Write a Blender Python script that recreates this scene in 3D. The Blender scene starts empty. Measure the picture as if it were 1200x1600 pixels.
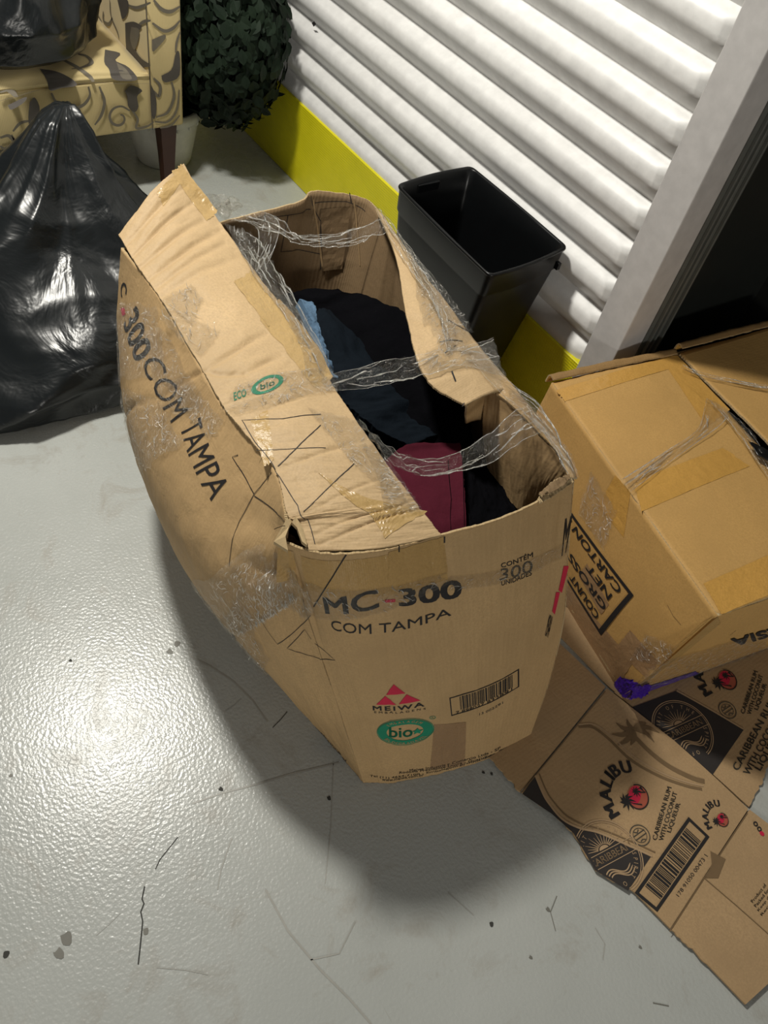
import bpy, bmesh, math, random
import numpy as np
from mathutils import Matrix, Vector, noise as mnoise

# ------------------------------------------------------------------ camera, light, exposure
FPX = 1274.16
U_ = np.array([0.55516614, 0.70109347, -0.44750251])
Y_ = np.array([0.81512654, -0.35161872, 0.46036182])
Z_ = np.array([0.16540641, -0.62034847, -0.7666867])
RC = np.array([U_, Y_, Z_])                 # camera (x right, y down, z forward) -> world
CAM = np.array([0.0, 0.0, 1.5])
scene = bpy.context.scene
col = scene.collection
cd = bpy.data.cameras.new('camera'); co = bpy.data.objects.new('camera', cd); col.objects.link(co)
cd.sensor_fit = 'VERTICAL'; cd.sensor_height = 24; cd.lens = FPX/1600*24
cd.clip_start = 0.05
m = Matrix.Identity(4)
for r in range(3):
    m[r][0] = RC[r][0]; m[r][1] = -RC[r][1]; m[r][2] = -RC[r][2]; m[r][3] = CAM[r]
co.matrix_world = m
scene.camera = co
scene.view_settings.view_transform = 'Standard'
scene.view_settings.look = 'None'
scene.view_settings.gamma = 1
scene.view_settings.use_curve_mapping = False
scene.view_settings.exposure = 0.0
w = bpy.data.worlds.new('room_air'); scene.world = w; w.use_nodes = True
w.node_tree.nodes['Background'].inputs[0].default_value = (1.0, 0.99, 0.96, 1)
w.node_tree.nodes['Background'].inputs[1].default_value = 0.125
def lamp(name, loc, size, power, color, target=None, spread=None):
    l = bpy.data.lights.new(name, 'AREA'); l.shape = 'DISK'; l.size = size; l.energy = power; l.color = color
    o = bpy.data.objects.new(name, l); o.location = loc; col.objects.link(o)
    if target is not None:
        d = Vector(target)-Vector(loc); o.rotation_euler = d.to_track_quat('-Z', 'Y').to_euler()
    return o
lamp('ceiling_lamp', (-1.80, .38, 2.5), .24, 58, (1.0, .965, .88), (-1.0, .6, 0))
lamp('far_fill_lamp', (7.0, -2.4, 2.6), .9, 165, (1.0, .96, .88), (-.5, .6, .3))  # unseen fill lamp, added to light the front and left faces

# ------------------------------------------------------------------ geometry helpers
rng = random.Random(7)
def ray(x, y): return RC @ (np.array([x-600, y-800, FPX])/FPX)
def at(x, y, z=0.0):
    q = ray(x, y); return CAM+q*(z-CAM[2])/q[2]
def aty(x, y, Y):
    q = ray(x, y); return CAM+q*Y/q[1]
def proj(P):
    c = (np.asarray(P, float)-CAM) @ RC
    return np.stack([600+FPX*c[..., 0]/c[..., 2], 800+FPX*c[..., 1]/c[..., 2]], -1)
def vn(x, y, seed=0):
    """smooth value noise, vectorised, -1..1"""
    x = np.asarray(x, float); y = np.asarray(y, float)
    xi = np.floor(x); yi = np.floor(y); fx = x-xi; fy = y-yi
    fx = fx*fx*(3-2*fx); fy = fy*fy*(3-2*fy)
    def h(a, b):
        t = np.sin(a*127.1+b*311.7+seed*74.7)*43758.5453
        return (t-np.floor(t))*2-1
    return (h(xi, yi)*(1-fx)+h(xi+1, yi)*fx)*(1-fy)+(h(xi, yi+1)*(1-fx)+h(xi+1, yi+1)*fx)*fy
def fbm(x, y, seed=0, o=3):
    s = 0; a = 1.0
    for k in range(o):
        s = s+a*vn(x*2**k, y*2**k, seed+k*13); a *= .5
    return s/1.75
def crw(t, n):
    """Catmull-Rom weights for n control points, t in 0..1 (linear beyond the ends)"""
    t = np.asarray(t, float); W = np.zeros((len(t), n))
    if n == 1: W[:, 0] = 1; return W
    if n == 2: W[:, 0] = 1-t; W[:, 1] = t; return W
    s = t*(n-1); i = np.clip(np.floor(s), 0, n-2).astype(int); f = s-i
    fc = np.clip(f, 0, 1); ex = f-fc
    b = [-.5*fc+fc**2-.5*fc**3, 1-2.5*fc**2+1.5*fc**3, .5*fc+2*fc**2-1.5*fc**3, -.5*fc**2+.5*fc**3]
    k = np.arange(len(t))
    for j, bw in zip((-1, 0, 1, 2), b):
        idx = i+j
        lo = idx < 0; hi = idx > n-1; ok = ~(lo | hi)
        np.add.at(W, (k[ok], idx[ok]), bw[ok])
        np.add.at(W, (k[lo], np.zeros(lo.sum(), int)), 2*bw[lo]); np.add.at(W, (k[lo], np.ones(lo.sum(), int)), -bw[lo])
        np.add.at(W, (k[hi], np.full(hi.sum(), n-1)), 2*bw[hi]); np.add.at(W, (k[hi], np.full(hi.sum(), n-2)), -bw[hi])
    if np.any(ex != 0):
        W[k, i+1] += ex; W[k, i] -= ex
    return W
class Surf:
    """a sheet through a net of world points: rows run along v, columns along u"""
    def __init__(s, net, flip=1, disp=None):
        s.P = np.array(net, float); s.flip = flip; s.disp = disp
        s.m, s.n = s.P.shape[:2]
        s.Lu = np.linalg.norm(np.diff(s.P, axis=1), axis=2).sum(1).mean()
        s.Lv = np.linalg.norm(np.diff(s.P, axis=0), axis=2).sum(0).mean()
        s.creases = []
    def base(s, u, v):
        return np.einsum('ki,kj,jic->kc', crw(u, s.n), crw(v, s.m), s.P)
    def nrm(s, u, v):
        e = 1e-3
        a = s.base(u+e, v)-s.base(u-e, v); b = s.base(u, v+e)-s.base(u, v-e)
        n = np.cross(a, b); l = np.linalg.norm(n, axis=1, keepdims=True); l[l == 0] = 1
        return s.flip*n/l
    def d(s, u, v):
        h = np.zeros(len(u))
        if s.disp: h = h+s.disp(u*s.Lu, v*s.Lv)
        for (a, b, dep, wd) in s.creases:
            A = np.array([a[0]*s.Lu, a[1]*s.Lv]); B = np.array([b[0]*s.Lu, b[1]*s.Lv])
            Q = np.stack([u*s.Lu, v*s.Lv], 1); L = B-A; LL = (L@L) or 1e-9
            t = np.clip(((Q-A)@L)/LL, 0, 1); dd = np.linalg.norm(Q-(A+t[:, None]*L), axis=1)
            h = h-dep*np.exp(-(dd/wd)**2)*(0.25+.75*np.sin(np.pi*np.clip(t, .08, .92)))
        return h
    def S(s, u, v, off=0.0):
        u = np.atleast_1d(np.asarray(u, float)); v = np.atleast_1d(np.asarray(v, float))
        return s.base(u, v)+s.nrm(u, v)*(s.d(u, v)+off)[:, None]
    def inv(s, px, py):
        g = np.linspace(-.1, 1.1, 25); uu, vv = [a.ravel() for a in np.meshgrid(g, g)]
        e = proj(s.base(uu, vv))-np.array([px, py]); k = np.argmin((e**2).sum(1)); x = np.array([uu[k], vv[k]])
        for _ in range(12):
            f0 = proj(s.base(x[:1], x[1:]))[0]-np.array([px, py])
            J = np.zeros((2, 2))
            for j in range(2):
                d = np.zeros(2); d[j] = 1e-4
                J[:, j] = (proj(s.base(x[:1]+d[0], x[1:]+d[1]))[0]-np.array([px, py])-f0)/1e-4
            try: st = np.linalg.solve(J, f0)
            except np.linalg.LinAlgError: break
            st = np.clip(st, -.15, .15); x = x-st
        return x
    def crease(s, p0, p1, dep=.003, wd=.006):
        s.creases.append((s.inv(*p0), s.inv(*p1), dep, wd))

def mesh_obj(name, verts, faces, mats, parent=None, mi=None, smooth=False, uvs=None):
    me = bpy.data.meshes.new(name)
    me.from_pydata([tuple(map(float, v)) for v in verts], [], faces)
    if not isinstance(mats, (list, tuple)): mats = [mats]
    for mm in mats: me.materials.append(mm)
    if mi is not None: me.polygons.foreach_set('material_index', mi)
    if smooth: me.polygons.foreach_set('use_smooth', [True]*len(me.polygons))
    if uvs is not None:
        L = me.uv_layers.new(name='UVMap'); idx = np.zeros(len(me.loops), int); me.loops.foreach_get('vertex_index', idx)
        L.data.foreach_set('uv', np.asarray(uvs)[idx].ravel())
    me.update()
    o = bpy.data.objects.new(name, me); col.objects.link(o)
    if parent is not None: o.parent = parent
    return o
def empty(name, loc=(0, 0, 0)):
    o = bpy.data.objects.new(name, None); o.empty_display_size = .05; col.objects.link(o)
    o.location = loc
    return o
def fit(root):
    """children were built in world space: keep them there under an Empty standing at its base"""
    bpy.context.view_layer.update()
    M = Matrix.Translation(root.location).inverted()
    for c in root.children:
        c.data.transform(M) if c.type == 'MESH' and not c.get('shared') else None
        for g in c.children:
            if g.type == 'MESH': g.data.transform(M)
def tag(o, label=None, cat=None, group=None, kind=None):
    if label: o['label'] = label
    if cat: o['category'] = cat
    if group: o['group'] = group
    if kind: o['kind'] = kind
    return o
def sheet(name, s, nu, nv, th, mats, parent=None, jag=0, smooth=True, jseed=1, urange=(0, 1), vrange=(0, 1)):
    """solid sheet (front, back and rim) of thickness th; mats = [front, back, rim]"""
    if not isinstance(mats, (list, tuple)): mats = [mats]*3
    u = np.linspace(*urange, nu+1); v = np.linspace(*vrange, nv+1)
    uu, vv = np.meshgrid(u, v); uu = uu.ravel().copy(); vv = vv.ravel().copy()
    if jag:
        ju = np.abs(fbm(vv*s.Lv/.012, vv*0+3, jseed))*jag/s.Lu; jv = np.abs(fbm(uu*s.Lu/.012, uu*0+9, jseed+5))*jag/s.Lv
        uu = np.where(uu <= urange[0], uu+ju, np.where(uu >= urange[1], uu-ju, uu))
        vv = np.where(vv <= vrange[0], vv+jv, np.where(vv >= vrange[1], vv-jv, vv))
    F = s.S(uu, vv); B = F-s.nrm(uu, vv)*th
    V = np.concatenate([F, B]); N = len(F); W = nu+1
    faces = []; mi = []
    fl = s.flip > 0
    for j in range(nv):
        for i in range(nu):
            a = j*W+i; q = (a, a+1, a+1+W, a+W)
            faces.append(q if fl else q[::-1]); mi.append(0)
            q = tuple(k+N for k in q); faces.append(q[::-1] if fl else q); mi.append(1)
    ring = [i for i in range(W)]+[j*W+nu for j in range(1, nv+1)]+[nv*W+i for i in range(nu-1, -1, -1)]+[j*W for j in range(nv-1, 0, -1)]
    for k in range(len(ring)):
        a, b = ring[k], ring[(k+1) % len(ring)]
        q = (a, a+N, b+N, b); faces.append(q if fl else q[::-1]); mi.append(2)
    uvs = np.concatenate([np.stack([uu*s.Lu, vv*s.Lv], 1)]*2)
    o = mesh_obj(name, V, faces, mats, parent, mi, False, uvs)
    if smooth:
        o.data.polygons.foreach_set('use_smooth', [x < 2 for x in mi])
    s.obj = o if parent is not None else None
    return o

# ------------------------------------------------------------------ materials
def newmat(name):
    m = bpy.data.materials.new(name); m.use_nodes = True
    return m, m.node_tree.nodes, m.node_tree.links, m.node_tree.nodes['Principled BSDF']
def nd(N, t, **k):
    n = N.new(t)
    for a, b in k.items():
        if a.startswith('i_'): n.inputs[a[2:].replace('_', ' ')].default_value = b
        else: setattr(n, a, b)
    return n
def mix(N, L, fac, a, b, blend='MIX'):
    x = N.new('ShaderNodeMix'); x.data_type = 'RGBA'; x.blend_type = blend
    for s, val in ((0, fac), (6, a), (7, b)):
        if hasattr(val, 'links'): L.new(val, x.inputs[s])
        else: x.inputs[s].default_value = val if s == 0 else (*val, 1)[:4]
    return x.outputs[2]
def noise(N, L, scale, detail=4, rough=.55, vec=None, dist=0):
    n = nd(N, 'ShaderNodeTexNoise'); n.inputs['Scale'].default_value = scale; n.inputs['Detail'].default_value = detail
    n.inputs['Roughness'].default_value = rough; n.inputs['Distortion'].default_value = dist
    if vec is not None: L.new(vec, n.inputs['Vector'])
    return n
def ramp(N, L, src, lo, hi):
    r = nd(N, 'ShaderNodeMapRange', clamp=True); L.new(src, r.inputs[0]); r.inputs[1].default_value = lo; r.inputs[2].default_value = hi
    return r.outputs[0]
def bump(N, L, B, src, strength=.3, dist=.002, prev=None):
    b = nd(N, 'ShaderNodeBump'); b.inputs['Strength'].default_value = strength; b.inputs['Distance'].default_value = dist
    L.new(src, b.inputs['Height'])
    if prev is not None: L.new(prev, b.inputs['Normal'])
    L.new(b.outputs[0], B.inputs['Normal']); return b.outputs[0]
def cardboard(name, c, rough=.75, var=.16, flute='x', fl=.12, wr=.35, spec=.3):
    m, N, L, B = newmat(name); tc = nd(N, 'ShaderNodeTexCoord')
    ob = tc.outputs['Object']
    n1 = noise(N, L, 6, 5, .6, ob); n2 = noise(N, L, 260, 3, .7, ob)
    dark = tuple(x*(1-var) for x in c); lite = tuple(min(1, x*(1+var*.6)) for x in c)
    k = mix(N, L, ramp(N, L, n1.outputs[0], .3, .7), dark, lite)
    k = mix(N, L, ramp(N, L, n2.outputs[0], .35, .75), k, tuple(x*.82 for x in c))
    L.new(k, B.inputs['Base Color']); B.inputs['Roughness'].default_value = rough; B.inputs['Specular IOR Level'].default_value = spec
    n3 = noise(N, L, 28, 4, .6, ob, .6)
    pv = bump(N, L, B, n3.outputs[0], wr, .004)
    wv = nd(N, 'ShaderNodeTexWave'); wv.bands_direction = flute.upper(); wv.inputs['Scale'].default_value = 42; wv.inputs['Distortion'].default_value = .3
    L.new(tc.outputs['UV'], wv.inputs['Vector'])
    pv = bump(N, L, B, wv.outputs['Fac'], fl, .0012, pv)
    bump(N, L, B, n2.outputs[0], .15, .0006, pv)
    return m
def plain(name, c, rough=.5, spec=.5, metal=0, bs=0, bsc=60, bd=.002):
    m, N, L, B = newmat(name); B.inputs['Base Color'].default_value = (*c, 1); B.inputs['Roughness'].default_value = rough
    B.inputs['Specular IOR Level'].default_value = spec; B.inputs['Metallic'].default_value = metal
    tc = nd(N, 'ShaderNodeTexCoord'); n = noise(N, L, 30, 4, .6, tc.outputs['Object'])
    L.new(mix(N, L, ramp(N, L, n.outputs[0], .3, .7), tuple(x*.9 for x in c), tuple(min(1, x*1.06) for x in c)), B.inputs['Base Color'])
    if bs:
        n = noise(N, L, bsc, 5, .6, tc.outputs['Object']); bump(N, L, B, n.outputs[0], bs, bd)
    return m
KR = (.52, .345, .165)
M_card = cardboard('kraft_board', KR, .7, flute='x', wr=.5)
M_flap = cardboard('kraft_board_flap', (.54, .38, .205), .6, flute='x', fl=.08, wr=.55)
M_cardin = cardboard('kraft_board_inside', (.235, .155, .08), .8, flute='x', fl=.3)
M_edge = cardboard('board_edge', (.50, .37, .20), .9, fl=.9, wr=.6)
M_carton = cardboard('ochre_board', (.53, .315, .105), .66, var=.12, fl=.05, wr=.25)
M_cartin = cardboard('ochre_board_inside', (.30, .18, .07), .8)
M_sheet = cardboard('flat_board', (.44, .295, .155), .8, fl=.08)
M_tape = cardboard('brown_tape', (.47, .29, .10), .3, var=.1, fl=.1, wr=.7, spec=.5)
M_tape4 = cardboard('clear_tape', (.49, .325, .13), .28, var=.12, fl=.1, wr=.8, spec=.5)
M_inlit = cardboard('lit_inside_board', (.37, .245, .12), .65, wr=.35)  # lit copy of the inside board, brighter light put into its colour
M_tape2 = cardboard('honey_tape', (.56, .31, .075), .3, var=.1, fl=.05, wr=.6, spec=.5)
M_tape3 = cardboard('dark_tape', (.36, .22, .11), .4, var=.2, fl=.2, wr=.6, spec=.4)
M_ink = plain('black_ink', (.022, .02, .02), .6, .3)
M_inkgrey = plain('faded_ink', (.075, .065, .05), .7, .2)
M_red = plain('red_ink', (.55, .02, .06), .6, .3)
M_coral = plain('coral_ink', (.40, .10, .06), .6, .3)
M_green = plain('green_ink', (.012, .22, .12), .6, .3)
M_dark = plain('charcoal_print', (.035, .03, .028), .65, .3)
M_pale = plain('pale_print', (.42, .29, .17), .7, .2)
M_shade = plain('shaded_print', (.19, .125, .065), .75, .2)
M_purple = plain('purple_tape', (.05, .012, .30), .3, .5, bs=.5, bsc=50, bd=.004)
M_blacktape = plain('black_tape', (.008, .008, .008), .3, .5)
M_can = plain('black_plastic', (.004, .0045, .005), .32, .35, bs=.05, bsc=200, bd=.0005)
M_white = plain('white_enamel', (.74, .735, .72), .42, .45, bs=.04, bsc=9, bd=.004)
M_post = plain('grey_white_enamel', (.50, .485, .475), .4, .4)
M_track = plain('dark_track_metal', (.11, .115, .105), .35, .5)
M_door = plain('dark_door', (.018, .02, .018), .28, .5)
M_wood = plain('dark_stained_wood', (.045, .014, .008), .3, .5)
M_pot = plain('white_pot', (.62, .62, .58), .5, .4, bs=.2, bsc=25, bd=.004)
M_bur = plain('burgundy_cloth', (.075, .010, .02), .95, .1, bs=.6, bsc=220, bd=.002)
M_navy = plain('navy_cloth', (.006, .009, .013), .9, .05, bs=.5, bsc=120, bd=.003)
M_blackcloth = plain('black_cloth', (.0035, .0035, .0045), .95, .02, bs=.6, bsc=80, bd=.004)
M_blue = plain('light_blue_cloth', (.10, .17, .26), .95, .1, bs=.8, bsc=160, bd=.004)
M_mot1 = plain('fabric_taupe', (.17, .15, .115), .7, .3)
M_mot2 = plain('fabric_dark_taupe', (.09, .08, .07), .65, .3)
M_stain = plain('floor_mark', (.17, .165, .14), .5, .4)
M_crack = plain('floor_scratch', (.05, .05, .045), .7, .2)
M_scuff = plain('faint_floor_mark', (.37, .365, .33), .35, .4)

def mk_floor():
    m, N, L, B = newmat('sealed_concrete'); tc = nd(N, 'ShaderNodeTexCoord'); ob = tc.outputs['Object']
    n1 = noise(N, L, 1.6, 6, .6, ob); n2 = noise(N, L, 9, 6, .7, ob, .8); n3 = noise(N, L, 70, 4, .7, ob)
    k = mix(N, L, ramp(N, L, n1.outputs[0], .3, .7), (.39, .405, .38), (.47, .485, .46))
    k = mix(N, L, ramp(N, L, n2.outputs[0], .54, .76), k, (.34, .325, .285))
    sp = ramp(N, L, n3.outputs[0], .68, .80); k = mix(N, L, sp, k, (.30, .29, .25))
    mp = nd(N, 'ShaderNodeMapping'); mp.inputs['Scale'].default_value = (3, 60, 1); mp.inputs['Rotation'].default_value = (0, 0, .7)
    L.new(ob, mp.inputs[0]); n4 = noise(N, L, 1.3, 8, .75, mp.outputs[0], .5)
    k = mix(N, L, ramp(N, L, n4.outputs[0], .66, .76), k, (.33, .32, .28))
    mp2 = nd(N, 'ShaderNodeMapping'); mp2.inputs['Scale'].default_value = (60, 3, 1); mp2.inputs['Rotation'].default_value = (0, 0, .35)
    L.new(ob, mp2.inputs[0]); n5 = noise(N, L, 1.1, 8, .75, mp2.outputs[0], .5)
    k = mix(N, L, ramp(N, L, n5.outputs[0], .68, .76), k, (.34, .32, .29))
    L.new(k, B.inputs['Base Color'])
    r = nd(N, 'ShaderNodeMapRange'); L.new(n2.outputs[0], r.inputs[0]); r.inputs[1].default_value = .3; r.inputs[2].default_value = .8; r.inputs[3].default_value = .22; r.inputs[4].default_value = .36
    L.new(r.outputs[0], B.inputs['Roughness']); B.inputs['Specular IOR Level'].default_value = .42
    v = noise(N, L, 165, 1, .4, ob)
    pv = bump(N, L, B, v.outputs[0], .24, .003)
    n6 = noise(N, L, 300, 2, .5, ob); bump(N, L, B, n6.outputs[0], .1, .0006, pv)
    return m
M_floor = mk_floor()
def mk_yellow():
    m, N, L, B = newmat('yellow_ribbed_rubber'); tc = nd(N, 'ShaderNodeTexCoord'); ob = tc.outputs['Object']
    n = noise(N, L, 7, 5, .6, ob); L.new(mix(N, L, ramp(N, L, n.outputs[0], .3, .7), (.66, .60, .004), (.78, .70, .008)), B.inputs['Base Color'])
    B.inputs['Roughness'].default_value = .5
    w1 = nd(N, 'ShaderNodeTexWave'); w1.bands_direction = 'Z'; w1.inputs['Scale'].default_value = 42
    L.new(ob, w1.inputs[0])
    w2 = nd(N, 'ShaderNodeTexWave'); w2.bands_direction = 'X'; w2.inputs['Scale'].default_value = 42; L.new(ob, w2.inputs[0])
    pv = bump(N, L, B, w1.outputs['Fac'], .5, .001); bump(N, L, B, w2.outputs['Fac'], .35, .001, pv)
    return m
M_yellow = mk_yellow()
def mk_bag():
    m, N, L, B = newmat('black_polythene'); tc = nd(N, 'ShaderNodeTexCoord'); ob = tc.outputs['Object']
    B.inputs['Base Color'].default_value = (.007, .009, .010, 1); B.inputs['Roughness'].default_value = .30
    B.inputs['Specular IOR Level'].default_value = .45
    n = noise(N, L, 6, 4, .5, ob, 1.2); pv = bump(N, L, B, n.outputs[0], .5, .02)
    n = noise(N, L, 22, 3, .5, ob, .6); bump(N, L, B, n.outputs[0], .12, .006, pv)
    return m
M_bag = mk_bag()
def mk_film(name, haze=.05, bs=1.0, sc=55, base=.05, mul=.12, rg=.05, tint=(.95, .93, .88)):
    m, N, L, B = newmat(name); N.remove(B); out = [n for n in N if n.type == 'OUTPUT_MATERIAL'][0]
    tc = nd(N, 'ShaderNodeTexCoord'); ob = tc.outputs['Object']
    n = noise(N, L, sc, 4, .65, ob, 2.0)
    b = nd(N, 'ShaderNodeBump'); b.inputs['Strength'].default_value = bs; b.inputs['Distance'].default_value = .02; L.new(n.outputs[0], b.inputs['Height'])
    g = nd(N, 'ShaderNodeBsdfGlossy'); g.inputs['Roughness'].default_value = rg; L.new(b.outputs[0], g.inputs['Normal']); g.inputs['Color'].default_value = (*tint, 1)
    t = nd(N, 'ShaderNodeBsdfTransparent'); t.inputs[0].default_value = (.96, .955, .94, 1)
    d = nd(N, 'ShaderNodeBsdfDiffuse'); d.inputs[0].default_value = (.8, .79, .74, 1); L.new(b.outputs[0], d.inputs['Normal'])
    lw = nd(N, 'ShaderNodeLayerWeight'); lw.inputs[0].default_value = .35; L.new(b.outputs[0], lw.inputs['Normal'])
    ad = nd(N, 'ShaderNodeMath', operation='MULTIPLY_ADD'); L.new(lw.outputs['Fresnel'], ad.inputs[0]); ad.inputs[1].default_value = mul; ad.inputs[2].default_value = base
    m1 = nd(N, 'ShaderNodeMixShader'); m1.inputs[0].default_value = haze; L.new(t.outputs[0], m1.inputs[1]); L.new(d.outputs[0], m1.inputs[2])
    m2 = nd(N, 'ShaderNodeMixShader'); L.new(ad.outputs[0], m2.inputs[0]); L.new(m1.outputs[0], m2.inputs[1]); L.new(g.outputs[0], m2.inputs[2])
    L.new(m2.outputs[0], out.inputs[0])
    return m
M_film = mk_film('stretch_film', .018, 1.0, 34, .07, .12, .15)
M_film2 = mk_film('stretch_film_on_board', .012, 1.0, 60, .10, .04, .18)
M_foldglint = mk_film('film_glint', .42, .8, 60, .28, .2, .22)  # whitish strips along film folds, highlights put into their colour
def mk_fabric():
    m, N, L, B = newmat('cream_damask'); tc = nd(N, 'ShaderNodeTexCoord')
    w1 = nd(N, 'ShaderNodeTexWave'); w1.bands_direction = 'X'; w1.inputs['Scale'].default_value = 70; L.new(tc.outputs['UV'], w1.inputs[0])
    w1.inputs['Distortion'].default_value = .6
    n = noise(N, L, 5, 4, .6, tc.outputs['Object'])
    k = mix(N, L, ramp(N, L, n.outputs[0], .3, .7), (.60, .48, .235), (.66, .54, .28))
    k = mix(N, L, w1.outputs['Fac'], k, (.55, .43, .20)); L.new(k, B.inputs['Base Color'])
    B.inputs['Roughness'].default_value = .62; B.inputs['Sheen Weight'].default_value = .2
    bump(N, L, B, w1.outputs['Fac'], .2, .0008)
    return m
M_fab = mk_fabric()
def mk_leaf():
    m, N, L, B = newmat('dark_green_leaf'); oi = nd(N, 'ShaderNodeObjectInfo')
    tc = nd(N, 'ShaderNodeTexCoord'); n = noise(N, L, 14, 3, .6, tc.outputs['Object'])
    k = mix(N, L, ramp(N, L, n.outputs[0], .3, .7), (.007, .013, .008), (.016, .028, .016))
    L.new(k, B.inputs['Base Color']); B.inputs['Roughness'].default_value = .6; B.inputs['Specular IOR Level'].default_value = .12
    return m
M_leaf = mk_leaf()

# ------------------------------------------------------------------ flat prints laid on a surface
def bilin(q):
    q = np.array(q, float)
    def f(a, b):
        a = np.asarray(a)[:, None]; b = np.asarray(b)[:, None]
        return q[0]*(1-a)*(1-b)+q[1]*a*(1-b)+q[2]*a*b+q[3]*(1-a)*b
    return f
class Quad:
    """unit square (BL, BR, TR, TL) on the surface"""
    def __init__(s, surf, pts, px=True):
        s.surf = surf; s.q = [surf.inv(*p) if px else p for p in pts]; s.f = bilin(s.q)
    def __call__(s, a, b, off): uv = s.f(a, b); return s.surf.S(uv[:, 0], uv[:, 1], off)
class Frame:
    """metric frame: centre, x direction given by a second point, y is to its left (mirror=-1 for the other hand)"""
    def __init__(s, surf, c, xp, hand=1, unit=None, px=True):
        s.surf = surf; L = np.array([surf.Lu, surf.Lv])
        a = surf.inv(*c)*L if px else np.array(c)*L; b = surf.inv(*xp)*L if px else np.array(xp)*L
        d = b-a; n = np.linalg.norm(d); s.len = n
        k = unit or n
        s.c = a; s.ex = d/n*k; s.ey = np.array([-d[1], d[0]])/n*k*hand; s.L = L
    def __call__(s, a, b, off):
        a = np.asarray(a)[:, None]; b = np.asarray(b)[:, None]
        uv = (s.c+a*s.ex+b*s.ey)/s.L; return s.surf.S(uv[:, 0], uv[:, 1], off)
class PR:
    """collects flat shapes in a local plane and lays them on a surface as one print"""
    def __init__(s): s.v = []; s.f = []
    def poly(s, pts, holes=None):
        bm = bmesh.new()
        es = []
        for loop in [pts]+(holes or []):
            vs = [bm.verts.new((p[0], p[1], 0)) for p in loop]
            es += [bm.edges.new((vs[i], vs[(i+1) % len(vs)])) for i in range(len(vs))]
        bmesh.ops.triangle_fill(bm, edges=es, use_beauty=True)
        s.add(bm)
    def add(s, bm):
        bm.verts.index_update(); b = len(s.v)
        s.v += [(v.co.x, v.co.y) for v in bm.verts]; s.f += [tuple(b+v.index for v in f.verts) for f in bm.faces]
        bm.free()
    def rect(s, x0, y0, x1, y1, n=1):
        for k in range(n):
            a = x0+(x1-x0)*k/n; c = x0+(x1-x0)*(k+1)/n; b = len(s.v)
            s.v += [(a, y0), (c, y0), (c, y1), (a, y1)]; s.f.append((b, b+1, b+2, b+3))
    def line(s, pts, w, close=False):
        pts = [np.array(p, float) for p in pts]
        if close: pts = pts+[pts[0]]
        n = len(pts); b = len(s.v)
        ws = w if hasattr(w, '__len__') else [w]*n
        for i, p in enumerate(pts):
            d = pts[min(i+1, n-1)]-pts[max(i-1, 0)]
            if close and i in (0, n-1): d = pts[1]-pts[n-2]
            d = d/(np.linalg.norm(d) or 1); q = np.array([-d[1], d[0]])*ws[i]/2
            s.v += [tuple(p+q), tuple(p-q)]
        for i in range(n-1): s.f.append((b+2*i, b+2*i+1, b+2*i+3, b+2*i+2))
    def ring(s, cx, cy, rx, ry, w, n=48, a0=0, a1=360):
        m = n if a1-a0 >= 360 else n+1
        pts = [(cx+rx*math.cos(math.radians(a0+(a1-a0)*k/n)), cy+ry*math.sin(math.radians(a0+(a1-a0)*k/n))) for k in range(m)]
        s.line(pts, w, close=(a1-a0 >= 360))
    def disc(s, cx, cy, rx, ry, n=40): s.poly([(cx+rx*math.cos(2*math.pi*k/n), cy+ry*math.sin(2*math.pi*k/n)) for k in range(n)])
    def text(s, body, x0, y0, x1, y1, bold=0, rot=None, shear=0, space=1, sh=(0, 0)):
        if bold:
            for dx, dy in ((-bold, -bold*.6), (bold, bold*.6), (-bold, bold*.6), (bold, -bold*.6)): s.text(body, x0, y0, x1, y1, 0, rot, shear, space, (dx, dy))
            return
        bm = text_bm(body, 0, shear, space)
        for v in bm.verts: v.co.x += sh[0]; v.co.y += sh[1]
        xs = [v.co.x-sh[0] for v in bm.verts]; ys = [v.co.y for v in bm.verts]
        X0, X1 = min(xs), max(xs)
        Y0, Y1 = (0, .729) if body.upper() == body else (min(ys), max(ys))
        for v in bm.verts:
            v.co.x = x0+(v.co.x-X0)/(X1-X0 or 1)*(x1-x0); v.co.y = y0+(v.co.y-Y0)/(Y1-Y0 or 1)*(y1-y0)
        s.add(bm)
    def arc(s, body, cx, cy, r, a0, a1, h, bold=0, inward=False, wk=.8, sub=False):
        """letters round an arc from angle a0 to a1 (degrees); feet towards the centre unless inward"""
        if bold and not sub:
            for e in (-bold, -bold*.35, bold*.35, bold): s.arc(body, cx, cy, r, a0+e*h*57/r, a1+e*h*57/r, h, 0, inward, wk, True)
            return
        wd = []
        for ch in body:
            if ch == ' ': wd.append(.45); continue
            xs = [v.co.x for v in _glyph(ch).vertices]; wd.append(max(xs)-min(xs)+.14)
        tot = sum(wd); acc = 0
        for ch, w_ in zip(body, wd):
            a = math.radians(a0+(a1-a0)*(acc+w_/2)/tot); acc += w_
            if ch == ' ': continue
            bm = text_bm(ch, 0); xs = [v.co.x for v in bm.verts]; mx = (min(xs)+max(xs))/2
            k = h/.729; t = a+math.pi/2 if inward else a-math.pi/2
            kx = k*wk
            for v in bm.verts:
                lx = (v.co.x-mx)*kx; ly = v.co.y*k-(h/2)
                v.co.x, v.co.y = cx+r*math.cos(a)+lx*math.cos(t)-ly*math.sin(t), cy+r*math.sin(a)+lx*math.sin(t)+ly*math.cos(t)
            s.add(bm)
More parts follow.
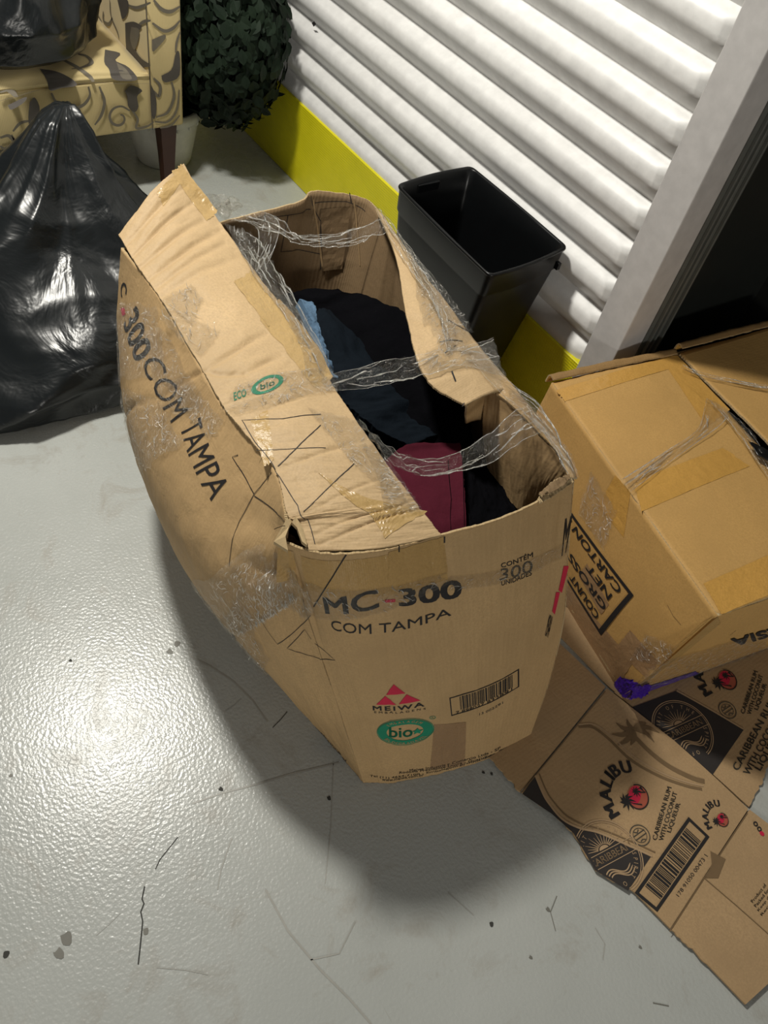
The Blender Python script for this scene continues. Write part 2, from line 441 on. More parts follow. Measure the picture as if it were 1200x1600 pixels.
    def lay(s, fr, mat, parent, off=.0008, name='print', cell=.0, clip=None):
        V = np.array(s.v); F = s.f
        if cell:
            bm = bmesh.new(); vs = [bm.verts.new((x, y, 0)) for x, y in s.v]
            for f in F:
                try: bm.faces.new([vs[i] for i in f])
                except ValueError: pass
            for ax in (0, 1):
                lo, hi = V[:, ax].min(), V[:, ax].max(); n = int((hi-lo)/cell)
                for k in range(1, n+1):
                    p = [0, 0, 0]; p[ax] = lo+k*cell; nn = [0, 0, 0]; nn[ax] = 1
                    bmesh.ops.bisect_plane(bm, geom=bm.verts[:]+bm.edges[:]+bm.faces[:], dist=1e-6, plane_co=p, plane_no=nn)
            bm.verts.index_update(); V = np.array([(v.co.x, v.co.y) for v in bm.verts]); F = [tuple(v.index for v in f.verts) for f in bm.faces]; bm.free()
        if clip:
            P3 = fr(V[:, 0], V[:, 1], off); F = [f for f in F if clip(np.mean([P3[i] for i in f], 0))]
        parent = getattr(getattr(fr, 'surf', None), 'obj', None) or parent
        return mesh_obj(name, fr(V[:, 0], V[:, 1], off), F, mat, parent)
_tc = {}
def _glyph(ch):
    text_bm(ch).free(); return _tc[(ch, 0, 0, 1)]
def text_bm(body, bold=0, shear=0, space=1):
    key = (body, bold, shear, space)
    if key not in _tc:
        c = bpy.data.curves.new('t', 'FONT'); c.body = body; c.offset = bold; c.shear = shear; c.resolution_u = 3; c.space_character = space
        o = bpy.data.objects.new('t', c); col.objects.link(o); bpy.context.view_layer.update()
        dg = bpy.context.evaluated_depsgraph_get(); me = bpy.data.meshes.new_from_object(o.evaluated_get(dg))
        bpy.data.objects.remove(o); bpy.data.curves.remove(c); _tc[key] = me
    bm = bmesh.new(); bm.from_mesh(_tc[key]); return bm
def ptext(surf, body, pts, mat, parent, bold=0, cell=.08, off=.0008, name='printed_lettering', **k):
    p = PR(); p.text(body, 0, 0, 1, 1, bold, **k); return p.lay(Quad(surf, pts), mat, parent, off, name, cell)
def pline(surf, pts, w, mat, parent, off=.0008, name='printed_line', ws=None):
    """polyline given by picture points, w in metres"""
    L = np.array([surf.Lu, surf.Lv]); q = [surf.inv(*p)*L for p in pts]; out = []
    for a, b in zip(q[:-1], q[1:]):
        n = max(1, int(np.linalg.norm(b-a)/.012)); out += [a+(b-a)*k/n for k in range(n)]
    out.append(q[-1]); p = PR(); p.line(out, w if ws is None else list(np.interp(np.linspace(0, 1, len(out)), np.linspace(0, 1, len(ws)), ws)))
    f = lambda a, b, o: surf.S(a/L[0], b/L[1], o)
    return p.lay(f, mat, getattr(surf, 'obj', None) or parent, off, name)
def patch(surf, pts, nu, nv, mat, parent, off=.0009, name='packing_tape', amp=0, sc=.012, seed=3, rag=0):
    """four-cornered patch of tape or film lying on a surface, optionally crinkled"""
    q = bilin([surf.inv(*p) for p in pts]); a, b = [g.ravel() for g in np.meshgrid(np.linspace(0, 1, nu+1), np.linspace(0, 1, nv+1))]
    if rag:
        e = (a <= 0) | (a >= 1); f = (b <= 0) | (b >= 1)
        a = a+np.where(e, fbm(b*9, a*3, seed)*rag, 0); b = b+np.where(f, fbm(a*9, b*3, seed+4)*rag, 0)
    uv = q(a, b); x = uv[:, 0]*surf.Lu/sc; y = uv[:, 1]*surf.Lv/sc
    h = off+(np.abs(fbm(x, y, seed))*amp if amp else 0)
    P = surf.base(uv[:, 0], uv[:, 1])+surf.nrm(uv[:, 0], uv[:, 1])*(surf.d(uv[:, 0], uv[:, 1])+h)[:, None]
    W = nu+1; F = [(j*W+i, j*W+i+1, j*W+i+1+W, j*W+i+W) for j in range(nv) for i in range(nu)]
    parent = getattr(surf, 'obj', None) or parent
    ob = mesh_obj(name, P, F, mat, parent, smooth=not amp, uvs=np.stack([a*surf.Lu, b*surf.Lv], 1))
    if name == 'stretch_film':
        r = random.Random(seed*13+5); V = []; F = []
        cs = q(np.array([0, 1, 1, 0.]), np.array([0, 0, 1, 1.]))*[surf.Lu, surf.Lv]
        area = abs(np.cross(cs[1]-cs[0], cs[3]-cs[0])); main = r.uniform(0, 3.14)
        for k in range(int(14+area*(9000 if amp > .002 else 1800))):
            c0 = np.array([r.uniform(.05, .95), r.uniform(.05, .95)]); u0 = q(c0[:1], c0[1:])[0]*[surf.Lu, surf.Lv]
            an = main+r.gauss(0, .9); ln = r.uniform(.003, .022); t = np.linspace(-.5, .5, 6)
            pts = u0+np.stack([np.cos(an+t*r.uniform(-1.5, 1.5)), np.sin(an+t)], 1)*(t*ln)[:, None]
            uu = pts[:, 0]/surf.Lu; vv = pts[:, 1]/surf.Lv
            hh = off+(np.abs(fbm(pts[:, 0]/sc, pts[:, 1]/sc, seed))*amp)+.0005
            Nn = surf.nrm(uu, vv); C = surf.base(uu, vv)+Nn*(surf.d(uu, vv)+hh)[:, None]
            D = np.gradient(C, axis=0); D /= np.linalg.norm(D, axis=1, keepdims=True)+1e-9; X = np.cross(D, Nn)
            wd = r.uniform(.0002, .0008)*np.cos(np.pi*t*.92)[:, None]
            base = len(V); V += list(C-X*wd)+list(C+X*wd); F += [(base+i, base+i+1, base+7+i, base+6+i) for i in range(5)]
        mesh_obj('film_fold_glint', V, F, M_foldglint, parent)
    return ob
def ribbon(name, top, bot, mat, parent, n=60, m=8, amp=.008, seed=1, sc=.02, twist=1):
    """free strip of film between two rows of world points"""
    net = np.array([bot, top], float); s = Surf(net)
    a, b = [g.ravel() for g in np.meshgrid(np.linspace(0, 1, n+1), np.linspace(0, 1, m+1))]
    P = s.base(a, b); N = s.nrm(a, b)
    x = a*s.Lu; y = b*s.Lv
    h = np.abs(fbm(x/sc*.5, y/sc*2, seed))*amp-amp*.3
    P = P+N*h[:, None]
    ed = (b <= 0) | (b >= 1)
    P[ed] += N[ed]*0+np.stack([fbm(x[ed]/.015, y[ed], seed+2)]*3, 1)*.003
    W = n+1; F = [(j*W+i, j*W+i+1, j*W+i+1+W, j*W+i+W) for j in range(m) for i in range(n)]
    ob = mesh_obj(name, P, F, mat, parent, smooth=False)
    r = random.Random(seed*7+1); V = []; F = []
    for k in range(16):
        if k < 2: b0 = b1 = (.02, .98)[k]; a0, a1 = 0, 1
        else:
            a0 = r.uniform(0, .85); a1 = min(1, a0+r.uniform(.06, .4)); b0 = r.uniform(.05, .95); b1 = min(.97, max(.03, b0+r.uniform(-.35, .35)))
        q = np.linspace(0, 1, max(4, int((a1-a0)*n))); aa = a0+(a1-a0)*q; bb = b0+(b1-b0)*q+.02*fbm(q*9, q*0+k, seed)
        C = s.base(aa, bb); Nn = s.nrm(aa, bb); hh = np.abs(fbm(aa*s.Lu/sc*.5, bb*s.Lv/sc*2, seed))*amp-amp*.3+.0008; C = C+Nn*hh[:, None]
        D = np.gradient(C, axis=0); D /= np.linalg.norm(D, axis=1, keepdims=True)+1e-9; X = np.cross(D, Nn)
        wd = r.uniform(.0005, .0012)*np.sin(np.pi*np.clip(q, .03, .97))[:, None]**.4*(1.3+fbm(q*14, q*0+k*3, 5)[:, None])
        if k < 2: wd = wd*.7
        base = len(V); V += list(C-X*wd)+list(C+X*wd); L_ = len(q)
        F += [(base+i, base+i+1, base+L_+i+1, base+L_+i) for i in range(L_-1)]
    mesh_obj('film_fold_glint', V, F, M_foldglint, ob if parent is None else parent)
    return ob
def box(name, x0, y0, z0, x1, y1, z1, mat, parent=None, bev=0):
    bm = bmesh.new(); bmesh.ops.create_cube(bm, size=1)
    for v in bm.verts: v.co = Vector(((x0+x1)/2+v.co.x*(x1-x0), (y0+y1)/2+v.co.y*(y1-y0), (z0+z1)/2+v.co.z*(z1-z0)))
    if bev: bmesh.ops.bevel(bm, geom=bm.edges[:], offset=bev, segments=3, affect='EDGES', profile=.5)
    me = bpy.data.meshes.new(name); bm.to_mesh(me); bm.free(); me.materials.append(mat)
    o = bpy.data.objects.new(name, me); col.objects.link(o); o.parent = parent; return o

# ================================================================== THE SETTING
def plane_obj(name, x0, y0, x1, y1, z0, z1, mat): return box(name, x0, y0, z0, x1, y1, z1, mat)
fl = plane_obj('floor', -6, -2.5, 3, 4, -.05, 0, M_floor); tag(fl, kind='structure')
WY = 1.478
wall = box('wall_back', -6, WY, 0, -.86, WY+.03, 2.3, M_white); tag(wall, kind='structure')
# ribs of the pressed wall, each a slat of its own with a tapered end at the post
PITCH = .0935; ZB = .332
def slat(k):
    zc = ZB+PITCH*k                      # centre of the shaded underside
    prof = [(-.022, .000), (-.019, .001), (.012, .024), (.020, .0285), (.028, .030), (.044, .029), (.054, .024), (.064, .008), (.0715, .000)]
    xs = [-6, -4.5, -3.5, -2.5, -1.5, -1.0, -.93, -.905, -.886, -.868]
    V = []; F = []
    for x in xs:
        for (dz, dy) in prof:
            mid = .036; wz = .030
            t = min(1, max(0, (-.868-x)/(.022+.9*max(0, wz-abs(dz-mid)))))
            V.append((x, WY-.001-dy*t, zc+dz))
    n = len(prof)
    for i in range(len(xs)-1):
        for j in range(n-1): F.append((i*n+j, (i+1)*n+j, (i+1)*n+j+1, i*n+j+1))
    o = mesh_obj('slat', V, F, M_white, wall)
    sm = [True]*len(o.data.polygons); o.data.polygons.foreach_set('use_smooth', sm)
    return o
for k in range(-1, 21): slat(k)
bb = box('baseboard_back', -6, 1.440, 0, -.83, WY, .268, M_yellow, bev=.003); tag(bb, kind='structure')
post = box('trim_1', -.886, 1.436, 0, -.802, 1.52, 2.3, M_post, bev=.003); tag(post, kind='structure')
tr = empty('trim_2', (-.8, 1.52, 0)); tag(tr, kind='structure')
tr = box('trim_2', -.83, 1.52, 0, -.80, 1.60, 2.3, M_track); tag(tr, kind='structure')
for y in (1.535, 1.552, 1.578): box('track_rib', -.80, y, 0, -.792, y+.006, 2.3, M_track, tr, .001)
jb = box('trim_3', -.86, 1.60, 0, -.83, 2.02, 2.3, M_door); tag(jb, kind='structure')
dr = box('door_1', -.86, 2.02, 0, 1.5, 2.06, 2.3, M_door); tag(dr, kind='structure')
# speck on the wall
o = bpy.data.objects
sp = mesh_obj('wall_mark', [aty(*p, 1.4515) for p in ((487, 36), (491, 33), (494, 38), (490, 42))], [(0, 1, 2, 3)], M_ink, wall)

# marks on the floor
S_floor = Surf([[(-4, -2, 0), (2, -2, 0)], [(-4, 3, 0), (2, 3, 0)]])
for pts, w_, mt in [
    ([(226, 1385), (222, 1405), (225, 1412), (220, 1425), (223, 1440), (219, 1480), (216, 1507)], .0022, M_crack),
    ([(278, 1308), (262, 1328), (250, 1343), (243, 1358)], .0016, M_crack),
    ([(449, 1112), (438, 1125), (426, 1137)], .0014, M_crack), ([(377, 1092), (365, 1103), (352, 1111)], .0008, M_scuff),
    ([(298, 1026), (330, 1042), (365, 1065), (395, 1095), (418, 1128)], .003, M_scuff),
    ([(300, 1256), (345, 1240), (400, 1226), (460, 1208), (530, 1192)], .003, M_scuff),
    ([(415, 1390), (450, 1455), (500, 1515), (545, 1560), (580, 1600)], .0035, M_scuff),
    ([(521, 1190), (517, 1290), (508, 1380)], .0015, M_scuff), ([(362, 1310), (345, 1360), (340, 1390)], .002, M_scuff),
    ([(170, 960), (175, 1020), (183, 1090)], .0008, M_scuff), ([(245, 1512), (290, 1516), (325, 1523)], .0012, M_scuff),
    ([(188, 1427), (170, 1445), (150, 1462)], .0008, M_scuff), ([(555, 1440), (530, 1490), (485, 1500)], .002, M_scuff),
    ([(870, 1400), (860, 1425), (868, 1455)], .0015, M_stain), ([(1020, 1567), (1045, 1572)], .002, M_stain),
    ([(930, 1450), (945, 1475), (942, 1500)], .0015, M_scuff), ([(700, 1395), (740, 1430)], .0012, M_scuff)]:
    pline(S_floor, pts, w_, mt, fl, .0006, 'floor_scratch')
for (x, y, r, mt) in [(104, 1466, .010, M_stain), (92, 1490, .008, M_stain), (277, 1006, .006, M_stain), (265, 1018, .006, M_stain), (10, 1491, .005, M_crack),
                      (514, 1247, .004, M_crack), (345, 1233, .004, M_crack), (768, 1444, .004, M_crack), (110, 1032, .003, M_crack), (228, 1455, .005, M_stain),
                      (829, 1496, .003, M_stain), (755, 1207, .003, M_crack), (768, 1209, .003, M_crack), (17, 1212, .003, M_stain), (1000, 1480, .003, M_stain), (856, 1421, .004, M_stain)]:
    c = at(x, y)[:2]; n = 14; p = PR(); ph = rng.random()*6
    p.poly([(c[0]+r*(1+.25*math.sin(3*t+ph)+.15*math.sin(5*t))*math.cos(t), c[1]+r*(1+.2*math.sin(2*t+ph))*math.sin(t)) for t in [2*math.pi*i/n for i in range(n)]])
    mesh_obj('floor_spot', [(a, b, .0007) for a, b in p.v], p.f, mt, fl)

# ================================================================== BIG OPEN CARTON
# world points of its rim and foot, worked out from the perspective of the floor and wall
box_root = empty('cardboard_box', (-.75, .68, 0))
tag(box_root, 'large torn kraft cardboard box printed MC-300, open top, slumped and bulging, clear film across it', 'cardboard box')
bp = dict(parent=box_root)
def rowm(a, b, t): return np.array(a)*(1-t)+np.array(b)*t
F_top = [at(441, 847, .592), at(503, 864, .594), at(587, 860, .592), at(687, 836, .586), at(795, 804, .575), at(897, 752, .553)]
F_bot = [at(567, 1224, 0), at(612, 1224, 0), at(660, 1215, 0), at(712, 1202, 0), at(768, 1184, 0), at(828, 1152, 0)]
def out_front(i, t):
    k = i/5; return np.array([1, -.15, 0])*(.018*math.sin(math.pi*t)*(.3+math.sin(math.pi*k)))
Fnet = []
for t in (0, .25, .5, .75, 1):
    row = []
    for i in range(6):
        p = rowm(F_bot[i], F_top[i], t)+out_front(i, t)
        if i == 5: p = p+np.array([0, .035*math.sin(math.pi*min(1, t*1.15))*(1 if t > 0 and t < 1 else 0), 0])
        row.append(p)
    Fnet.append(row)
S_F = Surf(Fnet, 1, lambda x, y: .0016*fbm(x/.05, y/.2, 3)+.0007*fbm(x/.012, y/.15, 8))
# left long side, bulging towards the room
Ltop = [F_top[0], at(446, 806, .606), at(427, 730, .605), at(350, 637, .603), at(314, 575, .603), at(250, 466, .603), at(190, 387, .60)]
L_b = [F_bot[0], (-.43, .484, 0), (-.52, .472, 0), (-.68, .455, 0), (-.84, .455, 0), (-.98, .465, 0), (-1.12, .49, 0)]
L_1 = [Fnet[1][0], (-.475, .432, .15), (-.56, .408, .15), (-.72, .385, .15), (-.88, .383, .15), (-1.03, .405, .15), (-1.165, .455, .15)]
L_2 = [Fnet[2][0], (-.515, .392, .30), (-.60, .352, .30), (-.75, .334, .30), (-.915, .346, .30), (-1.07, .374, .30), (-1.205, .424, .30)]
L_3 = [Fnet[3][0], (-.555, .372, .45), (-.64, .342, .45), (-.785, .336, .45), (-.93, .350, .45), (-1.09, .385, .45), (-1.235, .430, .45)]
S_L = Surf([L_b, L_1, L_2, L_3, Ltop], -1, lambda x, y: .003*fbm(x/.07, y/.09, 5)+.0012*fbm(x/.012, y/.05, 11))
# far end and right side
D_top = [Ltop[-1], at(345, 345, .565), at(410, 329, .56), at(470, 312, .56), at(492, 297, .572), at(570, 309, .555), at(602, 342, .545)]
D_bot = [np.array(L_b[-1]), (-1.15, .56, 0), (-1.16, .64, 0), (-1.16, .70, 0), (-1.16, .76, 0), (-1.14, .84, 0), (-1.09, .89, 0)]
S_D = Surf([[rowm(a, b, t)+np.array([-.02*math.sin(math.pi*t), 0, 0]) for a, b in zip(D_bot, D_top)] for t in (0, .35, .7, 1)], -1, lambda x, y: .002*fbm(x/.06, y/.1, 21))
R_top = [D_top[-1], at(640, 398, .55), at(700, 478, .55), at(760, 556, .553), at(822, 628, .555), at(880, 700, .556), F_top[-1]]
R_bot = [D_bot[-1], (-.95, .89, 0), (-.82, .885, 0), (-.68, .88, 0), (-.54, .87, 0), (-.38, .86, 0), F_bot[-1]]
Rnet = []
for t, k in ((0, 0), (.25, 1), (.5, 2), (.75, 3), (1, 4)):
    row = [rowm(a, b, t)+np.array([0, .02*math.sin(math.pi*t), 0]) for a, b in zip(R_bot, R_top)]
    row[0] = S_D.base([1], [t])[0]; row[-1] = Fnet[k][-1]; Rnet.append(row)
S_R = Surf(Rnet, -1, lambda x, y: .0015*fbm(x/.07, y/.09, 31))
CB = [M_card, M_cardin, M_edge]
# creases pressed into the left side
S_L.crease((210, 672), (250, 622), .006, .006); S_L.crease((250, 622), (284, 596), .006, .006); S_L.crease((284, 596), (318, 580), .005, .005)
S_L.crease((330, 790), (445, 830), .004, .02); S_L.crease((370, 900), (440, 860), .005, .02); S_L.crease((350, 860), (440, 900), .004, .015)
for a, b, d_, w_ in [((456, 866), (474, 940), .005, .006), ((470, 900), (500, 1000), .003, .005), ((440, 890), (470, 915), .003, .008), ((600, 862), (612, 1210), .0012, .004), ((880, 780), (870, 860), .003, .006), ((690, 842), (706, 905), .0015, .004), ((768, 870), (770, 960), .001, .003)]:
    S_F.crease(a, b, d_, w_)
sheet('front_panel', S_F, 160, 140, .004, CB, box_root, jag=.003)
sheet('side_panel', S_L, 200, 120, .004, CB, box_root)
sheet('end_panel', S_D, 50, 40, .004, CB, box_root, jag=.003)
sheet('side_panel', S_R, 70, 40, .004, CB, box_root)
# bottom
S_bt = Surf([[np.array(L_b[k])+[0, .004, .006] for k in (0, 2, 4, 5)], [np.array(R_bot[k])+[0, -.004, .006] for k in (6, 4, 2, 0)]], -1)
sheet('bottom_panel', S_bt, 10, 6, .004, [M_cardin]*3, box_root)
# wide flap folded over from the left side
LFc = [at(483, 860, .594), at(466, 815, .602), at(449, 804, .609), at(430, 735, .609), at(389, 685, .609), at(350, 637, .607), at(316, 578, .607), at(250, 466, .607), at(212, 412, .608), at(184, 366, .612)]
LFi = [at(691, 836, .588), at(668, 808, .595), at(646, 779, .600), at(620, 745, .603), at(575, 682, .602), at(522, 605, .596), at(480, 525, .592), at(402, 428, .597), at(335, 333, .625), at(287, 254, .675)]
LFm = [rowm(a, b, .5)+np.array([0, 0, z]) for a, b, z in zip(LFc, LFi, (.002, .003, .004, .008, .012, .010, .012, .016, .014, .012))]
LFm[0] = at(587, 857, .593)
S_LF = Surf([LFc, LFm, LFi], -1, lambda x, y: .0022*fbm(x/.035, y/.06, 41)+.0011*fbm(x/.009, y/.03, 43))
for a, b, d_, w_ in [((205, 402), (300, 318), .006, .0045), ((216, 420), (318, 345), .006, .005), ((226, 440), (345, 360), .006, .0045), ((233, 456), (352, 380), .005, .004),
                     ((193, 385), (290, 290), .004, .006), ((320, 580), (418, 520), .006, .0035), ((320, 580), (345, 586), .004, .004), ((345, 586), (382, 584), .004, .004), ((382, 584), (440, 556), .005, .005),
                     ((500, 850), (670, 790), .004, .004), ((480, 800), (610, 745), .002, .004), ((448, 728), (560, 690), .003, .004), ((492, 835), (660, 775), .003, .005), ((405, 645), (500, 610), .003, .004), ((240, 470), (380, 400), .004, .005), ((300, 300), (342, 340), .004, .01)]:
    S_LF.crease(a, b, d_, w_)
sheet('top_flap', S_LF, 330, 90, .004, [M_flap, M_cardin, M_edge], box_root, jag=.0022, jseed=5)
# folded flap along the right side
RFc = [at(601, 338, .548), at(640, 396, .553), at(700, 475, .556), at(757, 550, .558), at(806, 606, .559)]
RFi = [at(588, 325, .560), at(618, 400, .575), at(636, 500, .585), at(664, 590, .583), at(726, 634, .572)]
RFm = [rowm(a, b, .5)+np.array([0, 0, z]) for a, b, z in zip(RFc, RFi, (.002, .012, .018, .018, .01))]
S_RF = Surf([RFc, RFm, RFi], -1, lambda x, y: .002*fbm(x/.04, y/.05, 51)+.0007*fbm(x/.01, y/.02, 53))
for a, b, d_, w_ in [((640, 497), (700, 515), .005, .005), ((668, 592), (722, 580), .004, .004), ((655, 440), (668, 472), .003, .006)]: S_RF.crease(a, b, d_, w_)
sheet('top_flap', S_RF, 70, 24, .004, [M_flap, M_cardin, M_edge], box_root, jag=.002, jseed=9)
# narrow folded rim from the notch to the front corner
RSc = [at(798, 596, .560), at(826, 632, .561), at(855, 668, .562), at(886, 706, .562), at(902, 748, .556)]
RSi = [at(752, 598, .566), at(796, 630, .568), at(838, 672, .568), at(875, 713, .566), at(888, 752, .560)]
S_RS = Surf([RSc, [rowm(a, b, .5)+np.array([0, 0, .006]) for a, b in zip(RSc, RSi)], RSi], -1, lambda x, y: .001*fbm(x/.03, y/.04, 61))
sheet('folded_rim', S_RS, 40, 10, .004, [M_card, M_cardin, M_edge], box_root)
# piece of flap bent down at the notch
S_N = Surf([[at(726, 634, .570), at(740, 616, .572), at(758, 598, .566)], [at(726, 660, .50), at(742, 655, .50), at(759, 655, .49)]], 1, lambda x, y: .001*fbm(x/.02, y/.02, 5))
sheet('bent_flap', S_N, 14, 14, .004, [M_inlit, M_card, M_edge], box_root, jag=.002)
# flap folded down inside along the right side, its lit-coloured face towards the opening
IPt = [at(757, 600, .562), at(796, 632, .564), at(838, 674, .564), at(876, 716, .562), at(893, 748, .556)]
IPb = [at(762, 738, .42), at(786, 772, .41), at(812, 798, .41), at(840, 800, .42), at(872, 780, .46)]
S_IP = Surf([IPt, [rowm(a, b, .5)+np.array([-.004, -.006, 0]) for a, b in zip(IPt, IPb)], IPb], -1, lambda x, y: .002*fbm(x/.012, y/.05, 71)+.0006*fbm(x/.004, y/.02, 73))
S_IP.crease((797, 640), (795, 780), .006, .006)
sheet('inner_flap', S_IP, 140, 80, .004, [M_inlit, M_card, M_edge], box_root, jag=.006, jseed=14)
# torn layers of board at the near right corner
for k, (a, b, c_, d_) in enumerate([((838, 778), (893, 742), (900, 752), (842, 789)), ((842, 768), (888, 738), (896, 746), (846, 778)), ((850, 762), (880, 744), (890, 752), (856, 774))]):
    z = .567+.008*k
    s = Surf([[at(*a, z), at((a[0]+b[0])/2, (a[1]+b[1])/2-3, z+.003), at(*b, z)], [at(*d_, z), at((d_[0]+c_[0])/2, (d_[1]+c_[1])/2+2, z-.004), at(*c_, z)]], -1, lambda x, y: .004*fbm(x/.012, y/.01, 80))
    sheet('torn_board', s, 24, 6, .003, [M_cardin if k else M_edge, M_cardin, M_edge], box_root, jag=.005, jseed=20+k)
# crumpled corner where flap and front have torn apart
for k, (pts, z) in enumerate([([(428, 846), (447, 812), (462, 806), (452, 822), (446, 838), (450, 860)], .604), ([(462, 806), (474, 826), (480, 852), (472, 846), (464, 824), (456, 816)], .606)]):
    P3 = [at(x, y, z+rng.uniform(-.003, .005)) for x, y in pts]; n = len(P3)
    V = P3+[p-np.array([0, 0, .006]) for p in P3]
    mesh_obj('torn_corner', V, [tuple(range(n))[::-1], tuple(range(n, 2*n))]+[(i, (i+1) % n, (i+1) % n+n, i+n) for i in range(n)], M_edge, box_root)
# ---- printing on the front
ptext(S_F, 'MC', [(509.6, 958), (591, 949), (588, 918), (504.6, 932)], M_ink, box_root, .022)
patch(S_F, [(601, 941), (617, 939.5), (617, 935), (601, 936.5)], 4, 2, M_red, box_root, .0008, 'printed_lettering')
ptext(S_F, '300', [(625, 946), (720, 932), (718.5, 904), (623, 919)], M_ink, box_root, .03)
ptext(S_F, 'COM TAMPA', [(518, 983), (705, 961), (704, 948), (517, 967)], M_ink, box_root)
ptext(S_F, 'CONTÉM', [(783, 887), (832, 870), (832, 862), (782, 880)], M_ink, box_root, .012)
ptext(S_F, '300', [(780, 907), (832, 892), (831, 873), (782, 888)], M_inkgrey, box_root, 0)
ptext(S_F, 'UNIDADES', [(783, 915), (830, 898), (830, 890), (783, 908)], M_ink, box_root, .01)
q = Quad(S_F, [(583, 1109), (662.5, 1103), (662, 1096.5), (582.5, 1102)])
p = PR(); p.text('MEIWA', 0, 0, 1, 1, .02, space=1.25); p.lay(q, M_ink, box_root, .0008, 'printed_lettering', .1)
ptext(S_F, 'EMBALAGENS', [(585, 1113.5), (665, 1108), (665, 1105), (585, 1110.5)], M_ink, box_root, space=1.6)
p = PR()
def tri(a, b, c): p.poly([a, b, c])
p = PR(); tri((0, 0), (.46, .0), (.245, .45)); tri((.52, 0), (1, 0), (.735, .45)); tri((.27, .50), (.71, .50), (.49, 1.0))
p.lay(Quad(S_F, [(588, 1100.5), (657, 1094.5), (650, 1063), (583, 1069)]), M_red, box_root, .0008, 'printed_logo', .1)
QO = Quad(S_F, [(588.5, 1163.5), (680, 1157), (678, 1115), (587.5, 1121)])
p = PR(); p.ring(.5, .5, .395, .37, .16, 60); p.lay(QO, M_green, box_root, .0008, 'printed_logo', .1)
p = PR(); p.ring(.5, .5, .485, .485, .012, 60); p.lay(QO, M_green, box_root, .0009, 'printed_logo', .1)
p = PR(); p.text('bio', .235, .33, .63, .70, .02); p.poly([(.63, .5), (.68, .53), (.72, .6), (.75, .52), (.82, .52), (.76, .46), (.77, .38), (.71, .43), (.65, .38), (.67, .46)])
p.lay(QO, M_green, box_root, .0009, 'printed_logo', .1)
p = PR(); p.arc('EMBALAGEM', .5, .5, .395, 140, 40, .075, .01); p.arc('BIODEGRADAVEL', .5, .5, .395, 212, 328, .075, .01, True)
p.lay(QO, M_card, box_root, .0013, 'printed_lettering', .1)
p = PR(); p.ring(.5, .5, .45, .45, .1, 20); p.text('R', .35, .3, .65, .7); p.lay(Quad(S_F, [(671, 1124), (681, 1123), (680.5, 1118), (671, 1119)]), M_green, box_root, .0008, 'printed_logo')
def barcode(q, parent, x0, x1, y0, y1, n, mat, wmul=1, seed=4):
    r = random.Random(seed); p = PR(); x = x0
    while x < x1:
        w_ = r.choice([1, 1, 2, 3])*(x1-x0)/n*wmul; w_ = min(w_, x1-x); p.rect(x, y0, x+w_, y1); x += w_+r.choice([1, 1, 2])*(x1-x0)/n
    p.lay(q, mat, parent, .0008, 'printed_barcode')
QB = Quad(S_F, [(705, 1118.5), (810.8, 1072.5), (810.8, 1044.7), (701.7, 1090)])
p = PR(); p.rect(0, 0, 1, .045, 8); p.rect(0, .955, 1, 1, 8); p.rect(0, 0, .016, 1); p.rect(.984, 0, 1, 1); p.lay(QB, M_ink, box_root, .0008, 'printed_frame')
barcode(QB, box_root, .15, .92, .2, .9, 95, M_ink)
ptext(S_F, '7 898027 832891', [(712, 1116.5), (800, 1079), (800, 1074), (712, 1111.5)], M_ink, box_root)
ptext(S_F, '13 002291', [(749, 1118), (786, 1099.5), (786, 1096), (749, 1114.5)], M_inkgrey, box_root)
for body, a, b, h in [('Meiwa Industria e Comercio Ltda - SP', (640, 1206), (782, 1170), 4), ('Rodovia Presidente Dutra - Guarulhos, Brasil', (624, 1210), (802, 1166), 4),
                      ('Tel (11) 4654-7100 - Embalagem produzida no Brasil', (578, 1215), (812, 1161), 4), ('www.meiwa.com.br', (597, 1220), (662, 1212), 4)]:
    ptext(S_F, body, [a, b, (b[0], b[1]-h), (a[0], a[1]-h)], M_inkgrey, box_root, .008, cell=.05)
pline(S_F, [(541, 866), (520, 900), (490, 948)], .0022, M_ink, box_root); pline(S_F, [(623, 852), (623, 862)], .002, M_ink, box_root, name='printed_tick')
pline(S_F, [(694, 838), (694, 848)], .002, M_ink, box_root, name='printed_tick')
pline(S_F, [(492, 1005), (524, 1031), (500, 1030)], .0014, M_ink, box_root)
ptext(S_F, 'M', [(877, 868), (884, 862), (895, 800), (884, 808)], M_ink, box_root, .02)
# tape on the front
patch(S_F, [(476, 918), (700, 905), (690, 842), (470, 868)], 40, 8, M_tape, box_root, .0003, amp=.0008, sc=.03, name='packing_tape')
patch(S_F, [(607, 905), (700, 893), (692, 838), (606, 862)], 20, 8, M_tape, box_root, .0006, amp=.0008, sc=.02, name='packing_tape', rag=.02)
patch(S_F, [(672, 1200), (726, 1197), (728, 1128), (678, 1132)], 20, 24, M_tape3, box_root, .0003, amp=.0008, sc=.012, name='tape_scar')
patch(S_F, [(432, 910), (462, 905), (458, 862), (434, 856)], 6, 10, M_tape, box_root, .0004, amp=.001)
